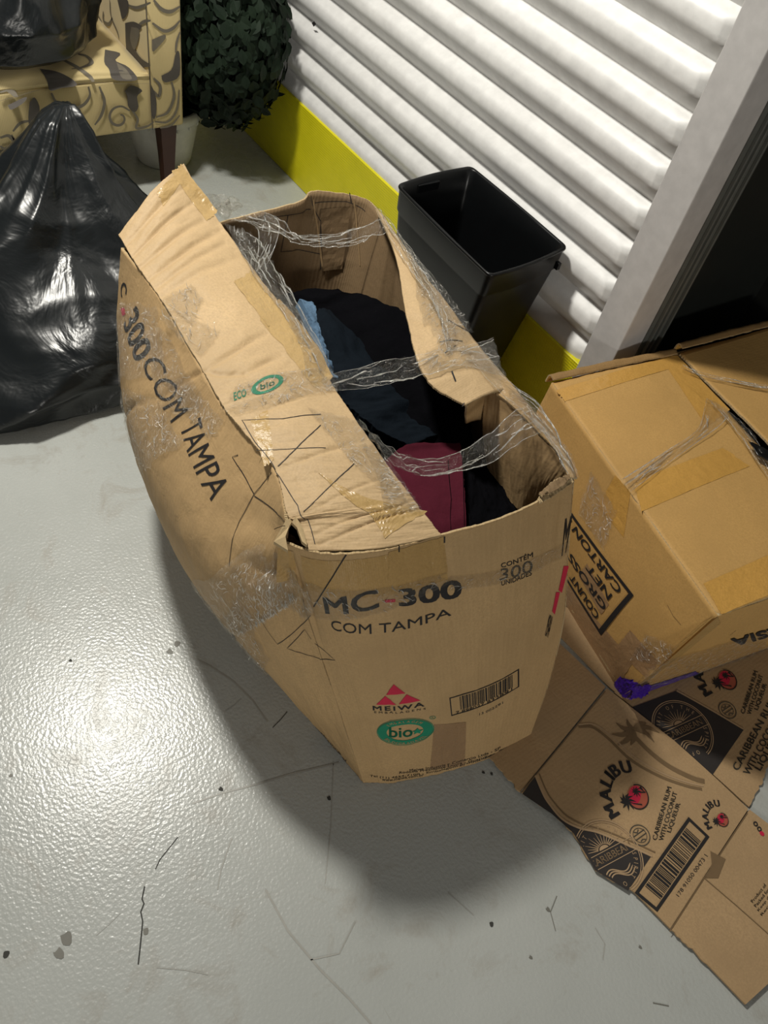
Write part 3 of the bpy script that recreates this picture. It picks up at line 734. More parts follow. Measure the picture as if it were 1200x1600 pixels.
# ---- printing on the left side
for body, q_, mt, b in [('C', [(189, 446), (190, 464), (199, 458), (198, 439)], M_ink, .02), 
                        ('300', [(193, 508), (214, 568), (240, 546), (214, 476)], M_ink, .025), ('COM', [(222, 568), (267, 661), (298, 638), (250, 552)], M_ink, 0),
                        ('TAMPA', [(281, 668), (328, 783), (362, 762), (315, 650)], M_ink, 0), (')', [(352, 985), (358, 991), (369, 981), (362, 972)], M_ink, 0), (')', [(362, 995), (368, 1000), (380, 992), (373, 986)], M_ink, 0)]:
    ptext(S_L, body, q_, mt, box_root, b, .12)
for pts in [[(397, 772), (363, 714), (372, 711)], [(428, 827), (397, 775)], [(426, 738), (397, 772), (372, 814), (358, 885)], [(486, 960), (434, 1006), (405, 965)], [(487, 998), (476, 984), (449, 1012), (500, 1029)]]:
    pline(S_L, pts, .0012, M_ink, box_root)
ptext(S_L, 'BIODEGRADAVEL', [(484, 1143), (533, 1186), (534, 1180), (486, 1138)], M_inkgrey, box_root, .01)
ptext(S_L, 'EMBALAGEM', [(500, 1165), (540, 1193), (541, 1188), (502, 1160)], M_inkgrey, box_root, .01)
patch(S_L, [(189, 482), (191, 494), (196, 491), (194, 480)], 3, 2, M_red, box_root, .0008, 'printed_lettering')
# ---- printing on the flap
for pts in [[(430, 733), (398, 690), (378, 657), (442, 654), (501, 648)], [(430, 737), (465, 790), (492, 850)], [(400, 704), (450, 702), (509, 700)], [(434, 729), (470, 693), (501, 664)], [(474, 800), (510, 765), (553, 725)]]:
    pline(S_LF, pts, .0013, M_ink, box_root)
QG = Quad(S_LF, [(392, 624), (446, 606), (443, 580), (390, 596)])
p = PR(); p.ring(.5, .5, .40, .38, .14, 40); p.text('bio', .3, .35, .7, .65, .02); p.lay(QG, M_green, box_root, .0008, 'printed_logo', .1)
ptext(S_LF, 'ECO', [(366, 626), (385, 618), (384, 606), (365, 613)], M_green, box_root, .02)
# tape on the flap and far part
for q_, mt, sc, am in [([(440, 470), (520, 590), (490, 606), (405, 500)], M_tape4, .02, .0012), ([(395, 425), (450, 500), (418, 510), (365, 440)], M_tape4, .012, .0015), ([(500, 740), (668, 800), (600, 842), (560, 790)], M_tape4, .03, .001),
                       ([(285, 258), (340, 330), (322, 345), (268, 268)], M_tape4, .02, .001), ([(245, 300), (285, 262), (290, 275), (256, 320)], M_tape4, .02, .0005), ([(392, 655), (418, 640), (428, 720), (412, 730)], M_tape4, .03, .0005)]:
    patch(S_LF, q_, 26, 14, mt, box_root, .0004, amp=am, sc=sc, name='packing_tape', rag=.04)
# ---- printing seen inside the far end
for pts in [[(425, 338), (470, 331), (484, 326)], [(448, 335), (437, 392), (500, 396)], [(412, 330), (410, 345)], [(484, 304), (500, 345), (500, 420)], [(490, 316), (540, 314), (572, 330)], [(545, 300), (548, 316)]]:
    S_Di = Surf(S_D.P, 1, S_D.disp); pline(S_Di, pts, .0016, M_ink, box_root, .0052)
patch(S_Di, [(503, 422), (534, 419), (546, 322), (499, 326)], 8, 16, M_cardin, box_root, .0065, 'inner_strip', .002, .02)
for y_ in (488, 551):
    pline(S_Di, [(y_, 310), (y_+6, 350), (y_+14, 415)], .003, M_inlit, box_root, .006, 'fold_line')
# printing on right flap and inside
for pts in [[(687, 535), (722, 534)], [(706, 580), (712, 596)], [(725, 630), (722, 636)], [(700, 500), (738, 520)], [(695, 552), (712, 540)]]:
    pline(S_RF, pts, .0022, M_ink, box_root)
# right-hand logo slivers near the front corner
for q_ in [[(872, 922), (877, 926), (888, 884), (880, 884)], [(862, 955), (866, 960), (874, 925), (868, 925)]]:
    patch(S_F, q_, 4, 4, M_red, box_root, .0009, name='printed_logo')
ptext(S_F, 'MEIWA', [(851, 992), (856, 996), (864, 962), (858, 958)], M_ink, box_root, .02)

# ---- stretch film wrapped round the box (all of it moves with the box)
fr = dict(parent=box_root)
def wrap(top, bot, **k):
    return ribbon('stretch_film', [at(*p) for p in top], [at(*p) for p in bot], M_film, box_root, **k)
wrap([(352, 312, .60), (430, 336, .60), (470, 368, .575), (540, 360, .565), (600, 338, .58)], [(345, 345, .60), (425, 362, .585), (475, 384, .565), (545, 382, .56), (606, 362, .575)], seed=3, amp=.018)
wrap([(372, 355, .60), (405, 372, .60), (432, 420, .595), (470, 480, .595), (512, 560, .60)], [(362, 372, .604), (402, 440, .602), (430, 470, .60), (466, 530, .598), (505, 590, .602)], seed=5, amp=.018)
wrap([(415, 335, .60), (436, 350, .60), (428, 390, .58), (412, 420, .585)], [(398, 350, .60), (404, 372, .59), (402, 400, .585), (398, 425, .59)], seed=15, amp=.014, n=30)
wrap([(500, 590, .602), (560, 575, .596), (620, 560, .59), (662, 553, .592), (720, 540, .585), (770, 528, .58)], [(512, 612, .602), (565, 607, .59), (620, 597, .585), (668, 585, .592), (730, 572, .588), (790, 590, .575)], seed=7, amp=.012)
wrap([(560, 655, .608), (600, 690, .60), (640, 712, .592), (700, 712, .58), (760, 680, .575), (800, 645, .58), (826, 632, .575)], [(590, 700, .61), (625, 730, .605), (660, 745, .592), (715, 738, .575), (770, 722, .57), (815, 690, .572), (850, 672, .575)], seed=9, amp=.016)
wrap([(585, 322, .572), (612, 350, .58), (650, 400, .592), (690, 460, .598), (716, 520, .595)], [(594, 345, .575), (622, 390, .59), (655, 440, .60), (685, 490, .605), (700, 545, .605)], seed=11, amp=.014)
wrap([(745, 545, .59), (800, 600, .58), (850, 640, .575), (880, 700, .575), (905, 745, .568)], [(730, 560, .59), (785, 615, .582), (830, 655, .58), (866, 705, .575), (892, 752, .57)], seed=13, amp=.010)
# knot of film at the far corner
for k in range(3):
    c = [(340, 315), (352, 328), (365, 318)][k]; bm = bmesh.new(); bmesh.ops.create_icosphere(bm, subdivisions=3, radius=.016)
    cc = at(*c, .605)
    for v in bm.verts:
        n = mnoise.noise(v.co*90+Vector((k*7, 0, 0))); v.co = v.co*(1+1.0*n); v.co.z *= .6; v.co += Vector(cc)
    me = bpy.data.meshes.new('film_knot'); bm.to_mesh(me); bm.free(); me.materials.append(M_film); o = bpy.data.objects.new('film_knot', me); col.objects.link(o); o.parent = box_root
# film clinging to the board
for s_, q_, nu, nv, am, sc, sd in [
    (S_LF, [(262, 480), (345, 520), (312, 560), (250, 500)], 44, 30, .007, .010, 3), (S_LF, [(250, 470), (300, 445), (318, 470), (300, 512)], 30, 20, .006, .012, 4),
    (S_LF, [(345, 640), (520, 590), (530, 612), (372, 650)], 50, 20, .007, .010, 6), (S_LF, [(365, 606), (500, 575), (512, 598), (360, 628)], 50, 16, .006, .012, 7),
    (S_LF, [(480, 640), (560, 660), (640, 790), (545, 720)], 50, 34, .004, .016, 8), (S_LF, [(560, 690), (600, 710), (660, 800), (600, 800)], 30, 30, .004, .012, 9),
    (S_LF, [(400, 430), (440, 455), (520, 585), (480, 590)], 50, 20, .005, .012, 10), (S_LF, [(350, 350), (380, 365), (430, 440), (395, 430)], 26, 14, .005, .014, 12),
    (S_L, [(188, 470), (198, 610), (262, 590), (245, 480)], 34, 34, .005, .018, 13), (S_L, [(195, 610), (225, 745), (290, 690), (250, 620)], 34, 34, .006, .02, 14),
    (S_L, [(225, 515), (250, 640), (320, 640), (262, 520)], 34, 30, .005, .014, 15), (S_L, [(260, 600), (330, 690), (352, 660), (300, 590)], 30, 20, .005, .012, 16),
    (S_L, [(330, 885), (420, 960), (470, 930), (400, 850)], 34, 30, .006, .02, 17), (S_L, [(350, 940), (415, 1035), (420, 1030), (380, 920)], 30, 10, .008, .02, 18),
    (S_L, [(400, 920), (480, 965), (495, 925), (430, 860)], 30, 26, .005, .02, 19),
    (S_F, [(470, 962), (700, 912), (690, 895), (470, 905)], 60, 14, .0015, .02, 20), (S_F, [(700, 922), (880, 870), (888, 845), (700, 900)], 50, 14, .0015, .02, 21),
    (S_RF, [(660, 400), (740, 520), (700, 560), (648, 470)], 34, 24, .006, .014, 22), (S_RF, [(664, 585), (790, 590), (770, 545), (668, 550)], 44, 24, .006, .014, 23),
    (S_RS, [(790, 628), (892, 745), (900, 735), (806, 606)], 40, 12, .006, .016, 24)]:
    patch(s_, q_, nu, nv, M_film2 if s_ is not S_L else M_film2, box_root, .0016, 'stretch_film', am, sc, sd, .06)
fit(box_root)

# ================================================================== CLOTHES IN THE BOX
def garment(name, label, net, mat, nu=60, nv=60, th=.03, amp=.012, sc=.06, seed=1, cat='clothing', flip=-1):
    s = Surf(net, flip, lambda x, y: amp*fbm(x/sc, y/sc*.6, seed)+amp*.35*np.abs(fbm(x/sc*3, y/sc*2, seed+3)))
    o = sheet(name, s, nu, nv, th, [mat]*3, None, jag=.004, jseed=seed); tag(o, label, cat); return o, s
garment('black_garment', 'heap of black clothes, raised as filler to darken the inside of the big open box', [[(-.53, .60, .36), (-.75, .52, .36), (-.98, .50, .38), (-1.16, .52, .42)], [(-.51, .74, .39), (-.74, .74, .38), (-.98, .74, .39), (-1.22, .74, .425)], [(-.50, .84, .36), (-.74, .90, .46), (-.97, .93, .50), (-1.18, .90, .43)]], M_blackcloth, 90, 50, .05, .02, .09, 3)  # black filler raised over the inner walls to stand for the dark depth
garment('navy_trousers', 'dark navy garment lying in the middle of the open box under the film band', [[at(640, 700, .43), at(560, 650, .45), at(520, 590, .46), at(486, 500, .46)], [at(690, 680, .42), at(640, 640, .43), at(585, 580, .45), at(500, 485, .46)], [at(735, 670, .40), at(700, 610, .40), at(620, 560, .41), at(525, 490, .43)]], M_navy, 70, 50, .03, .014, .05, 8)
gb, gb_s = garment('burgundy_trousers', 'burgundy cloth garment folded inside the near end of the open box', [[at(590, 730, .46), at(640, 695, .465), at(720, 690, .47)], [at(625, 780, .475), at(665, 760, .48), at(726, 755, .485)], [at(675, 850, .47), at(700, 850, .475), at(730, 850, .475)]], M_bur, 60, 60, .03, .005, .05, 11)
pline(gb_s, [(722, 700), (724, 760), (726, 838)], .0012, M_blackcloth, gb, .001, 'seam'); pline(gb_s, [(700, 720), (705, 780), (706, 845)], .001, M_blackcloth, gb, .001, 'seam')
garment('black_jacket', 'black garment beside the burgundy one against the inner right side', [[at(728, 705, .44), at(770, 720, .42)], [at(730, 780, .46), at(800, 790, .42)], [at(735, 860, .47), at(820, 815, .44)]], M_blackcloth, 40, 40, .03, .010, .035, 14)
garment('blue_towel', 'light blue cloth edge showing along the folded-over left flap', [[at(462, 478, .555), at(486, 540, .56), at(504, 600, .565)], [at(484, 484, .545), at(494, 545, .55), at(514, 604, .55)]], M_blue, 60, 12, .02, .006, .015, 17)

# ================================================================== BLACK WASTE BIN
bin_ = empty('waste_bin', (-1.22, 1.30, 0)); tag(bin_, 'empty black plastic rectangular waste bin against the ribbed white wall', 'waste bin')
rim4 = [(-1.395, 1.19), (-1.018, 1.178), (-1.038, 1.432), (-1.408, 1.430)]
bas4 = [(-1.33, 1.22), (-1.09, 1.215), (-1.095, 1.385), (-1.33, 1.385)]
def rrect(c4, r, bow=0, n=5, inset=0):
    """rounded outline through four corners, ends bowed outwards"""
    c = [np.array(p, float) for p in c4]; cen = sum(c)/4; out = []
    c = [p+(cen-p)/np.linalg.norm(cen-p)*inset*1.4 for p in c]
    for i in range(4):
        p, a, b = c[i], c[i-1], c[(i+1) % 4]; da = (a-p)/np.linalg.norm(a-p); db = (b-p)/np.linalg.norm(b-p)
        for k in range(n+1):
            t = k/n; p0 = p+da*r; p2 = p+db*r; out.append((1-t)**2*p0+2*t*(1-t)*p+t*t*p2)
        m = 6; s_ = out[-1]; e_ = b+(p-b)/np.linalg.norm(b-p)*r; nrm = np.array([(e_-s_)[1], -(e_-s_)[0]]); nrm /= np.linalg.norm(nrm)
        for k in range(1, m): t = k/m; out.append(s_*(1-t)+e_*t+nrm*bow*(1 if i in (1, 3) else .25)*math.sin(math.pi*t))
    return out
def lerp4(t, o=0): return [tuple(np.array(a)*(1-t)+np.array(b)*t) for a, b in zip(bas4, rim4)]
def loft(name, rings, mat, parent, cap=False, smooth=True, close=True):
    V = [p for r in rings for p in r]; n = len(rings[0]); F = []
    for k in range(len(rings)-1):
        for i in range(n if close else n-1): F.append((k*n+i, k*n+(i+1) % n, (k+1)*n+(i+1) % n, (k+1)*n+i))
    if cap: F.append(tuple(range(n))[::-1])
    return mesh_obj(name, V, F, mat, parent, smooth=smooth)
def ringz(c4, z, r=.02, bow=.006, inset=0): return [(x, y, z) for x, y in rrect(c4, r, bow, inset=inset)]
outer = [ringz(lerp4(.02), 0, inset=.01), ringz(lerp4(.02), .006), ringz(lerp4(.86), .435), ringz(lerp4(.87), .440, inset=0), ringz(lerp4(.935), .446), ringz(lerp4(.985), .494), ringz(lerp4(1), .497), ringz(lerp4(1.0), .503),
         ringz(lerp4(1.0), .504, inset=.003), ringz(lerp4(1.0), .500, inset=.007), ringz(lerp4(.93), .446, inset=.008), ringz(lerp4(.86), .435, inset=.006), ringz(lerp4(.03), .012, inset=.006)]
o = loft('body', outer, M_can, bin_, smooth=True)
Vb = ringz(lerp4(.03), .012, inset=.006); mesh_obj('bottom', Vb, [tuple(range(len(Vb)))], M_can, bin_)
def rimtube(rad):
    pts = ringz(lerp4(1.0), .500, inset=.001); V = []; F = []; n = len(pts); m = 8; c = np.mean(pts, 0)
    for p in pts:
        d = np.array(p)-c; d[2] = 0; d /= np.linalg.norm(d)
        for j in range(m): a = 2*math.pi*j/m; V.append(np.array(p)+d*rad*math.cos(a)+np.array([0, 0, rad*math.sin(a)]))
    for i in range(n):
        for j in range(m): F.append((i*m+j, ((i+1) % n)*m+j, ((i+1) % n)*m+(j+1) % m, i*m+(j+1) % m))
    return mesh_obj('rim', V, F, M_can, bin_, smooth=True)
rimtube(.0045)
box('clip', -1.030, 1.395, .462, -1.018, 1.405, .480, M_can, bin_, .001)
box('clip', -1.400, 1.255, .470, -1.388, 1.32, .492, M_can, bin_, .002)
fit(bin_)

# ================================================================== OCHRE CARTON ON THE RIGHT
ct = empty('cardboard_carton', (-.45, 1.5, 0)); tag(ct, 'closed ochre carton with taped flaps, CARTON NO. print and purple tape on one corner', 'cardboard carton')
CH = .36
b0 = at(979, 1093, .013); t0 = at(1122, 962, CH); t1 = at(862, 598, .37); t3 = at(1330, 880, CH)
tB = t0+(t3-t0)*1.0
dirA = (t1-t0); dirA[2] = 0; dirA /= np.linalg.norm(dirA); dirB = np.array([-dirA[1], dirA[0], 0]); dirB *= 1 if dirB[1] > 0 else -1
LA = .60; LBn = .78
b1 = b0+dirA*.60; b2 = b1+dirB*LBn; b3 = b0+dirB*LBn
t2 = np.array([-.69, 1.93, .38]); t3 = t0+dirB*LBn+np.array([0, 0, .0])
wob = lambda sd: (lambda x, y: .0012*fbm(x/.09, y/.09, sd)+.0004*fbm(x/.02, y/.03, sd+1))
def midb(a, b, k): return (a+b)/2+k
S_ca = Surf([[b0, midb(b0, b1, 0), b1], [midb(b0, t0, -dirB*.004), (b0+b1+t0+t1)/4-dirB*.012, midb(b1, t1, 0)], [t0, midb(t0, t1, 0), t1]], -1, wob(3))
S_cb = Surf([[b0, midb(b0, b3, 0), b3], [midb(b0, t0, -dirA*.004), (b0+b3+t0+t3)/4-dirA*.008, midb(b3, t3, 0)], [t0, midb(t0, t3, 0), t3]], 1, wob(5))
CM = [M_carton, M_cartin, M_edge]
sheet('side_panel', S_ca, 50, 30, .005, CM, ct); sheet('side_panel', S_cb, 50, 30, .005, CM, ct)
S_cc = Surf([[b1, midb(b1, b2, 0), b2], [t1, midb(t1, t2, 0), t2]], -1, wob(7)); sheet('side_panel', S_cc, 20, 12, .005, CM, ct)
S_cd = Surf([[b3, b2], [t3, t2]], 1, wob(9)); sheet('side_panel', S_cd, 12, 12, .005, CM, ct)
S_ce = Surf([[b0, b1], [b3, b2]], 1); sheet('bottom_panel', S_ce, 4, 4, .004, CM, ct)
up = np.array([0, 0, 1.])
m1 = at(1058, 556, .385); m0 = t0+dirB*.375+up*.012; m05 = at(1140, 640, .383)
S_f1 = Surf([[t0, (t0+t1)/2, t1], [(t0+m0)/2+up*.003, (t0+t1+m1+m0)/4+up*.004, (t1+m1)/2+up*.004], [m0, m05+(m0-m05)*0+(m0+m1)/2*0, m1]] if False else
            [[t0, (t0+t1)/2, t1], [(t0+m0)/2+up*.003, (t0+t1+m1+m0)/4+up*.004, (t1+m1)/2+up*.003], [m0, (m0+m1)/2, m1]], -1, wob(11))
sheet('top_flap', S_f1, 60, 36, .005, CM, ct, jag=.002)
g1 = m1+dirB*.003+up*.006; g0 = m0+dirB*.022+up*.010
S_f2 = Surf([[g0, (g0+g1)/2+dirB*.006, g1], [(g0+t3)/2+up*.004, (g0+g1+t2+t3)/4+up*.008, (g1+t2)/2+up*.006], [t3+up*.008, (t3+t2)/2+up*.008, t2+up*.010]], -1, wob(13))
S_f2.crease((1080, 578), (1200, 602), .003, .006)
sheet('top_flap', S_f2, 60, 36, .005, CM, ct, jag=.002)
# rolled lip along the far-left edge
for a, b, z in ((t1, m1, .004), (g1, t2, .012)):
    pa = a+up*z; pb = b+up*z; s = Surf([[pa-dirA*.0, (pa+pb)/2-dirA*.0, pb-dirA*.0], [pa+dirA*.014+up*.003, (pa+pb)/2+dirA*.016+up*.004, pb+dirA*.014+up*.002], [pa+dirA*.018-up*.02, (pa+pb)/2+dirA*.018-up*.02, pb+dirA*.016-up*.02]], -1, lambda x, y: .002*fbm(x/.02, y/.02, 3))
    sheet('folded_lip', s, 40, 8, .003, [M_tape2, M_cartin, M_edge], ct, jag=.003)
# tape
for s_, q_, mt in [(S_f1, [(1128, 960), (1200, 930), (1200, 868), (1098, 912)], M_tape2), (S_f1, [(990, 752), (1130, 700), (1172, 728), (1002, 800)], M_tape2), (S_f1, [(870, 610), (1048, 556), (1052, 575), (882, 628)], M_tape2),
                   (S_f1, [(1030, 556), (1058, 556), (1140, 640), (1104, 668)], M_tape2),
                   (S_ca, [(872, 960), (965, 1075), (990, 1035), (880, 905)], M_tape3), (S_ca, [(985, 985), (1030, 1035), (1010, 1060), (962, 1012)], M_tape3),
                   (S_ca, [(935, 790), (975, 840), (985, 770), (962, 742)], M_tape2), (S_ca, [(1000, 1070), (975, 1085), (1095, 975), (1118, 962)], M_tape),
                   (S_cb, [(975, 1085), (1000, 1070), (1125, 975), (1122, 962)], M_tape), (S_ca, [(905, 900), (940, 960), (952, 945), (918, 880)], M_tape3)]:
    patch(s_, q_, 24, 12, mt, ct, .0005, 'packing_tape', .001, .02, 5, .015)
for s_, q_, am in [(S_cb, [(985, 1085), (1200, 1020), (1200, 985), (1010, 1040)], .004), (S_ca, [(905, 800), (945, 860), (965, 800), (925, 735)], .005), (S_ca, [(985, 1030), (1040, 1040), (1060, 1010), (1010, 990)], .003)]:
    patch(s_, q_, 40, 16, M_film2, ct, .0016, 'stretch_film', am, .02, 8, .05)
# printed block on the long side, upside down as the carton stands
QC = Quad(S_ca, [(991, 930), (868, 762), (815, 790), (940, 993)])   # reading direction runs away from the near corner
p = PR(); p.rect(0, 0, 1, .05, 10); p.rect(0, .955, 1, 1, 10); p.rect(0, 0, .035, 1, 1)
p.lay(QC, M_ink, ct, .0016, 'printed_frame', .1)
p = PR()
for body, y, x1 in [('CARTON NO.', .09, .93), ('NET      W.T.', .31, .90), ('GROSS   W.T.', .53, .92), ('COUNT', .77, .40)]:
    p.text(body, .09 if body[0] != 'N' else .11, y, x1, y+.14, .02)
p.lay(QC, M_ink, ct, .0016, 'printed_lettering', .05)
# INDONESIA, upside down on the near side
ptext(S_cb, 'INDONESIA', [(1330, 942), (1142, 998), (1146, 1010), (1334, 954)], M_ink, ct, .03, off=.0022)
pline(S_ca, [(1043, 945), (1052, 962), (1064, 976)], .0014, M_cartin, ct); pline(S_cb, [(1150, 985), (1140, 993)], .001, M_ink, ct)
# purple tape round the near bottom corner
patch(S_ca, [(978, 1090), (958, 1072), (972, 1056), (1004, 1068)], 14, 10, M_purple, ct, .003, 'purple_tape', .006, .008, 3, .1)
patch(S_cb, [(982, 1091), (1092, 1052), (1089, 1048), (986, 1080)], 40, 6, M_purple, ct, .0012, 'purple_tape', .0012, .01, 5, .05)
patch(S_cb, [(980, 1091), (1012, 1080), (1014, 1066), (984, 1068)], 16, 12, M_purple, ct, .005, 'purple_tape', .008, .008, 9, .15)
# black tape and film over the slit
sb = Surf([[at(1168, 688, .396), at(1205, 706, .396)], [at(1184, 712, .396), at(1216, 728, .396)]], 1, lambda x, y: .003*fbm(x/.01, y/.01, 2))
sheet('black_tape', sb, 10, 8, .001, [M_blacktape]*3, ct, jag=.004)
def cfilm(top, bot, **k): return ribbon('stretch_film', [at(*p) for p in top], [at(*p) for p in bot], M_film, ct, **k)
cfilm([(1104, 622, .392), (1090, 670, .385), (1040, 705, .38), (972, 748, .378)], [(1140, 640, .396), (1128, 662, .39), (1060, 712, .38), (985, 768, .376)], seed=4, amp=.006)
cfilm([(1104, 622, .392), (1140, 660, .394), (1180, 715, .392), (1215, 770, .39)], [(1135, 640, .396), (1165, 665, .396), (1198, 712, .395), (1230, 760, .393)], seed=6, amp=.006)
cfilm([(1066, 570, .394), (1100, 583, .397), (1160, 596, .398), (1210, 604, .398)], [(1064, 576, .394), (1100, 588, .397), (1160, 601, .398), (1210, 610, .398)], seed=8, amp=.003, m=3)
fit(ct)

# ================================================================== FLATTENED PRINTED CARTON ON THE FLOOR
fs = empty('flattened_box', (-.05, .97, 0)); tag(fs, 'flattened and torn brown drinks box with coconut rum print lying on the floor', 'flattened cardboard')
def outline_panel(name, pts, z, th, parent, mats=None, sub=3, seed=1, jagidx=()):
    """flat board with a drawn outline; listed edges are torn"""
    P = [at(*p)[:2] for p in pts]; out = []; r = random.Random(seed)
    for i, p in enumerate(P):
        qn = P[(i+1) % len(P)]; out.append(tuple(p))
        d = np.array(qn)-np.array(p); n = max(1, int(np.linalg.norm(d)/(.006 if i in jagidx else .08)))
        for k in range(1, n):
            c = p+d*k/n
            if i in jagidx: c = c+np.array([-d[1], d[0]])/np.linalg.norm(d)*r.uniform(-.0025, .0025)
            out.append(tuple(c))
    bm = bmesh.new(); vs = [bm.verts.new((a, b, 0)) for a, b in out]; es = [bm.edges.new((vs[i], vs[(i+1) % len(vs)])) for i in range(len(vs))]
    bmesh.ops.triangle_fill(bm, edges=es, use_beauty=True)
    for f in bm.faces:
        if f.normal.z < 0: f.normal_flip()
    V2 = np.array([(v.co.x, v.co.y) for v in bm.verts]); xs0, xs1 = V2.min(0), V2.max(0)
    for ax in (0, 1):
        n = int((xs1[ax]-xs0[ax])/.02)
        for k in range(1, n):
            pc = [0, 0, 0]; pc[ax] = xs0[ax]+.02*k; nn = [0, 0, 0]; nn[ax] = 1
            bmesh.ops.bisect_plane(bm, geom=bm.verts[:]+bm.edges[:]+bm.faces[:], dist=1e-6, plane_co=pc, plane_no=nn)
    bmesh.ops.triangulate(bm, faces=bm.faces[:])
    for v in bm.verts: v.co.z = sheet_z(v.co.x, v.co.y, z)
    top = bm.faces[:]; ret = bmesh.ops.extrude_face_region(bm, geom=top)
    for v in [g for g in ret['geom'] if isinstance(g, bmesh.types.BMVert)]: v.co.z += 0
    newv = {v for v in ret['geom'] if isinstance(v, bmesh.types.BMVert)}
    for v in bm.verts:
        if v not in newv: v.co.z -= th
    bmesh.ops.recalc_face_normals(bm, faces=bm.faces[:])
    uvl = bm.loops.layers.uv.new('UVMap')
    for f in bm.faces:
        for l in f.loops: l[uvl].uv = (l.vert.co.x, l.vert.co.y)
    me = bpy.data.meshes.new(name); bm.to_mesh(me); bm.free()
    for mm in (mats or [M_sheet]): me.materials.append(mm)
    o = bpy.data.objects.new(name, me); col.objects.link(o); o.parent = parent; return o
def sheet_z(x, y, z):
    x = np.asarray(x, float); y = np.asarray(y, float)
    return float(z+.0025*vn(np.array([x/.14]), np.array([y/.12]), 5)[0]) if x.ndim == 0 else z+.0025*vn(x/.14, y/.12, 5)
class FloorSurf(Surf):
    def __init__(s, z):
        super().__init__([[(-1, .4, z), (1, .4, z)], [(-1, 2, z), (1, 2, z)]]); s.z = z
        s.Lu = 2; s.Lv = 1.6
    def d(s, u, v): return .0025*vn((-1+2*u)/.14, (.4+1.6*v)/.12, 5)
Z1, Z2 = .009, .0065
outline_panel('panel', [(762, 1186), (826, 1150), (852, 988), (944, 1076), (811, 1240)], Z1, .004, fs, jagidx=(4,), seed=2)
outline_panel('panel', [(946, 1078), (1050, 1160), (1110, 1215), (1166, 1266), (1043, 1453), (990, 1398), (928, 1362), (892, 1302), (858, 1270), (813, 1240)], Z1+.0003, .004, fs, jagidx=(5, 6, 7, 8), seed=4)
outline_panel('panel', [(1168, 1267), (1215, 1302), (1290, 1400), (1205, 1530), (1160, 1571), (1100, 1508), (1045, 1455)], Z1, .004, fs, jagidx=(5,), seed=6)
outline_panel('panel', [(864, 985), (862, 940), (980, 1000), (980, 1100), (952, 1076)], Z2, .004, fs, seed=8)
outline_panel('panel', [(958, 1084), (990, 1040), (1250, 960), (1290, 1080), (1203, 1175), (1192, 1216), (1168, 1262), (1112, 1213), (1052, 1158)], Z2, .004, fs, jagidx=(4, 5), seed=10)
S1 = FloorSurf(Z1+.0003); S2 = FloorSurf(Z2)
def fpoly(s, pts, mat, off=.0006, name='printed_art'):
    L = np.array([2, 1.6]); q = [s.inv(*p)*L for p in pts]; p = PR(); p.poly([tuple(a) for a in q])
    return p.lay(lambda a, b, o: s.S(a/2, b/1.6, o), mat, fs, off, name, .02)
def fline(s, pts, w, mat, off=.0008): return pline(s, pts, w, mat, fs, off, 'printed_line')
def smoothpts(pts, n=6):
    s = Surf([[(x, y, 0) for x, y in pts]]*2); u = np.linspace(0, 1, n*len(pts)); return [tuple(a[:2]) for a in s.base(u, u*0)]
# dark label field, torn side
fpoly(S1, [(816, 1241), (836, 1212), (847, 1238), (856, 1254), (878, 1280), (905, 1294), (935, 1301), (980, 1320), (1018, 1337), (981, 1392), (930, 1360), (896, 1302), (862, 1272)], M_dark, .0006)
fline(S1, smoothpts([(836, 1212), (847, 1238), (856, 1254), (878, 1280), (905, 1294), (935, 1301), (980, 1320), (1019, 1338)]), .004, M_pale, .0012)
fline(S1, smoothpts([(842, 1209), (853, 1235), (863, 1251), (884, 1274), (910, 1288), (940, 1296), (985, 1314), (1024, 1332)]), .003, M_shade, .0008)
# shaded outline of the bottle on the other side and its palm
fline(S1, smoothpts([(903, 1136), (925, 1137), (950, 1155), (985, 1188), (1030, 1213), (1070, 1228), (1096, 1234)]), .006, M_shade, .0007)
fline(S1, smoothpts([(903, 1133), (928, 1133), (954, 1151), (990, 1183), (1033, 1208), (1072, 1223), (1098, 1229)]), .003, M_pale, .0010)
fline(S1, smoothpts([(990, 1150), (1015, 1175), (1045, 1198), (1080, 1216), (1100, 1222)]), .010, M_shade, .0007)
def palm(s, c, tips, w, mat, trunk=None, tw=.004, off=.0009):
    for t in tips:
        mid = ((c[0]+t[0])/2+(t[1]-c[1])*.14, (c[1]+t[1])/2-(t[0]-c[0])*.14)
        pline(s, smoothpts([c, mid, t], 4), w, mat, fs, off, 'printed_art', ws=[w*.5, w, w*.8, w*.15])
    if trunk: pline(s, smoothpts([c]+trunk, 4), tw, mat, fs, off, 'printed_art', ws=[tw*.6, tw, tw*1.4])
palm(S1, (990, 1140), [(955, 1148), (962, 1130), (980, 1125), (1010, 1130), (1030, 1145), (1022, 1160), (985, 1165), (965, 1165)], .010, M_shade)
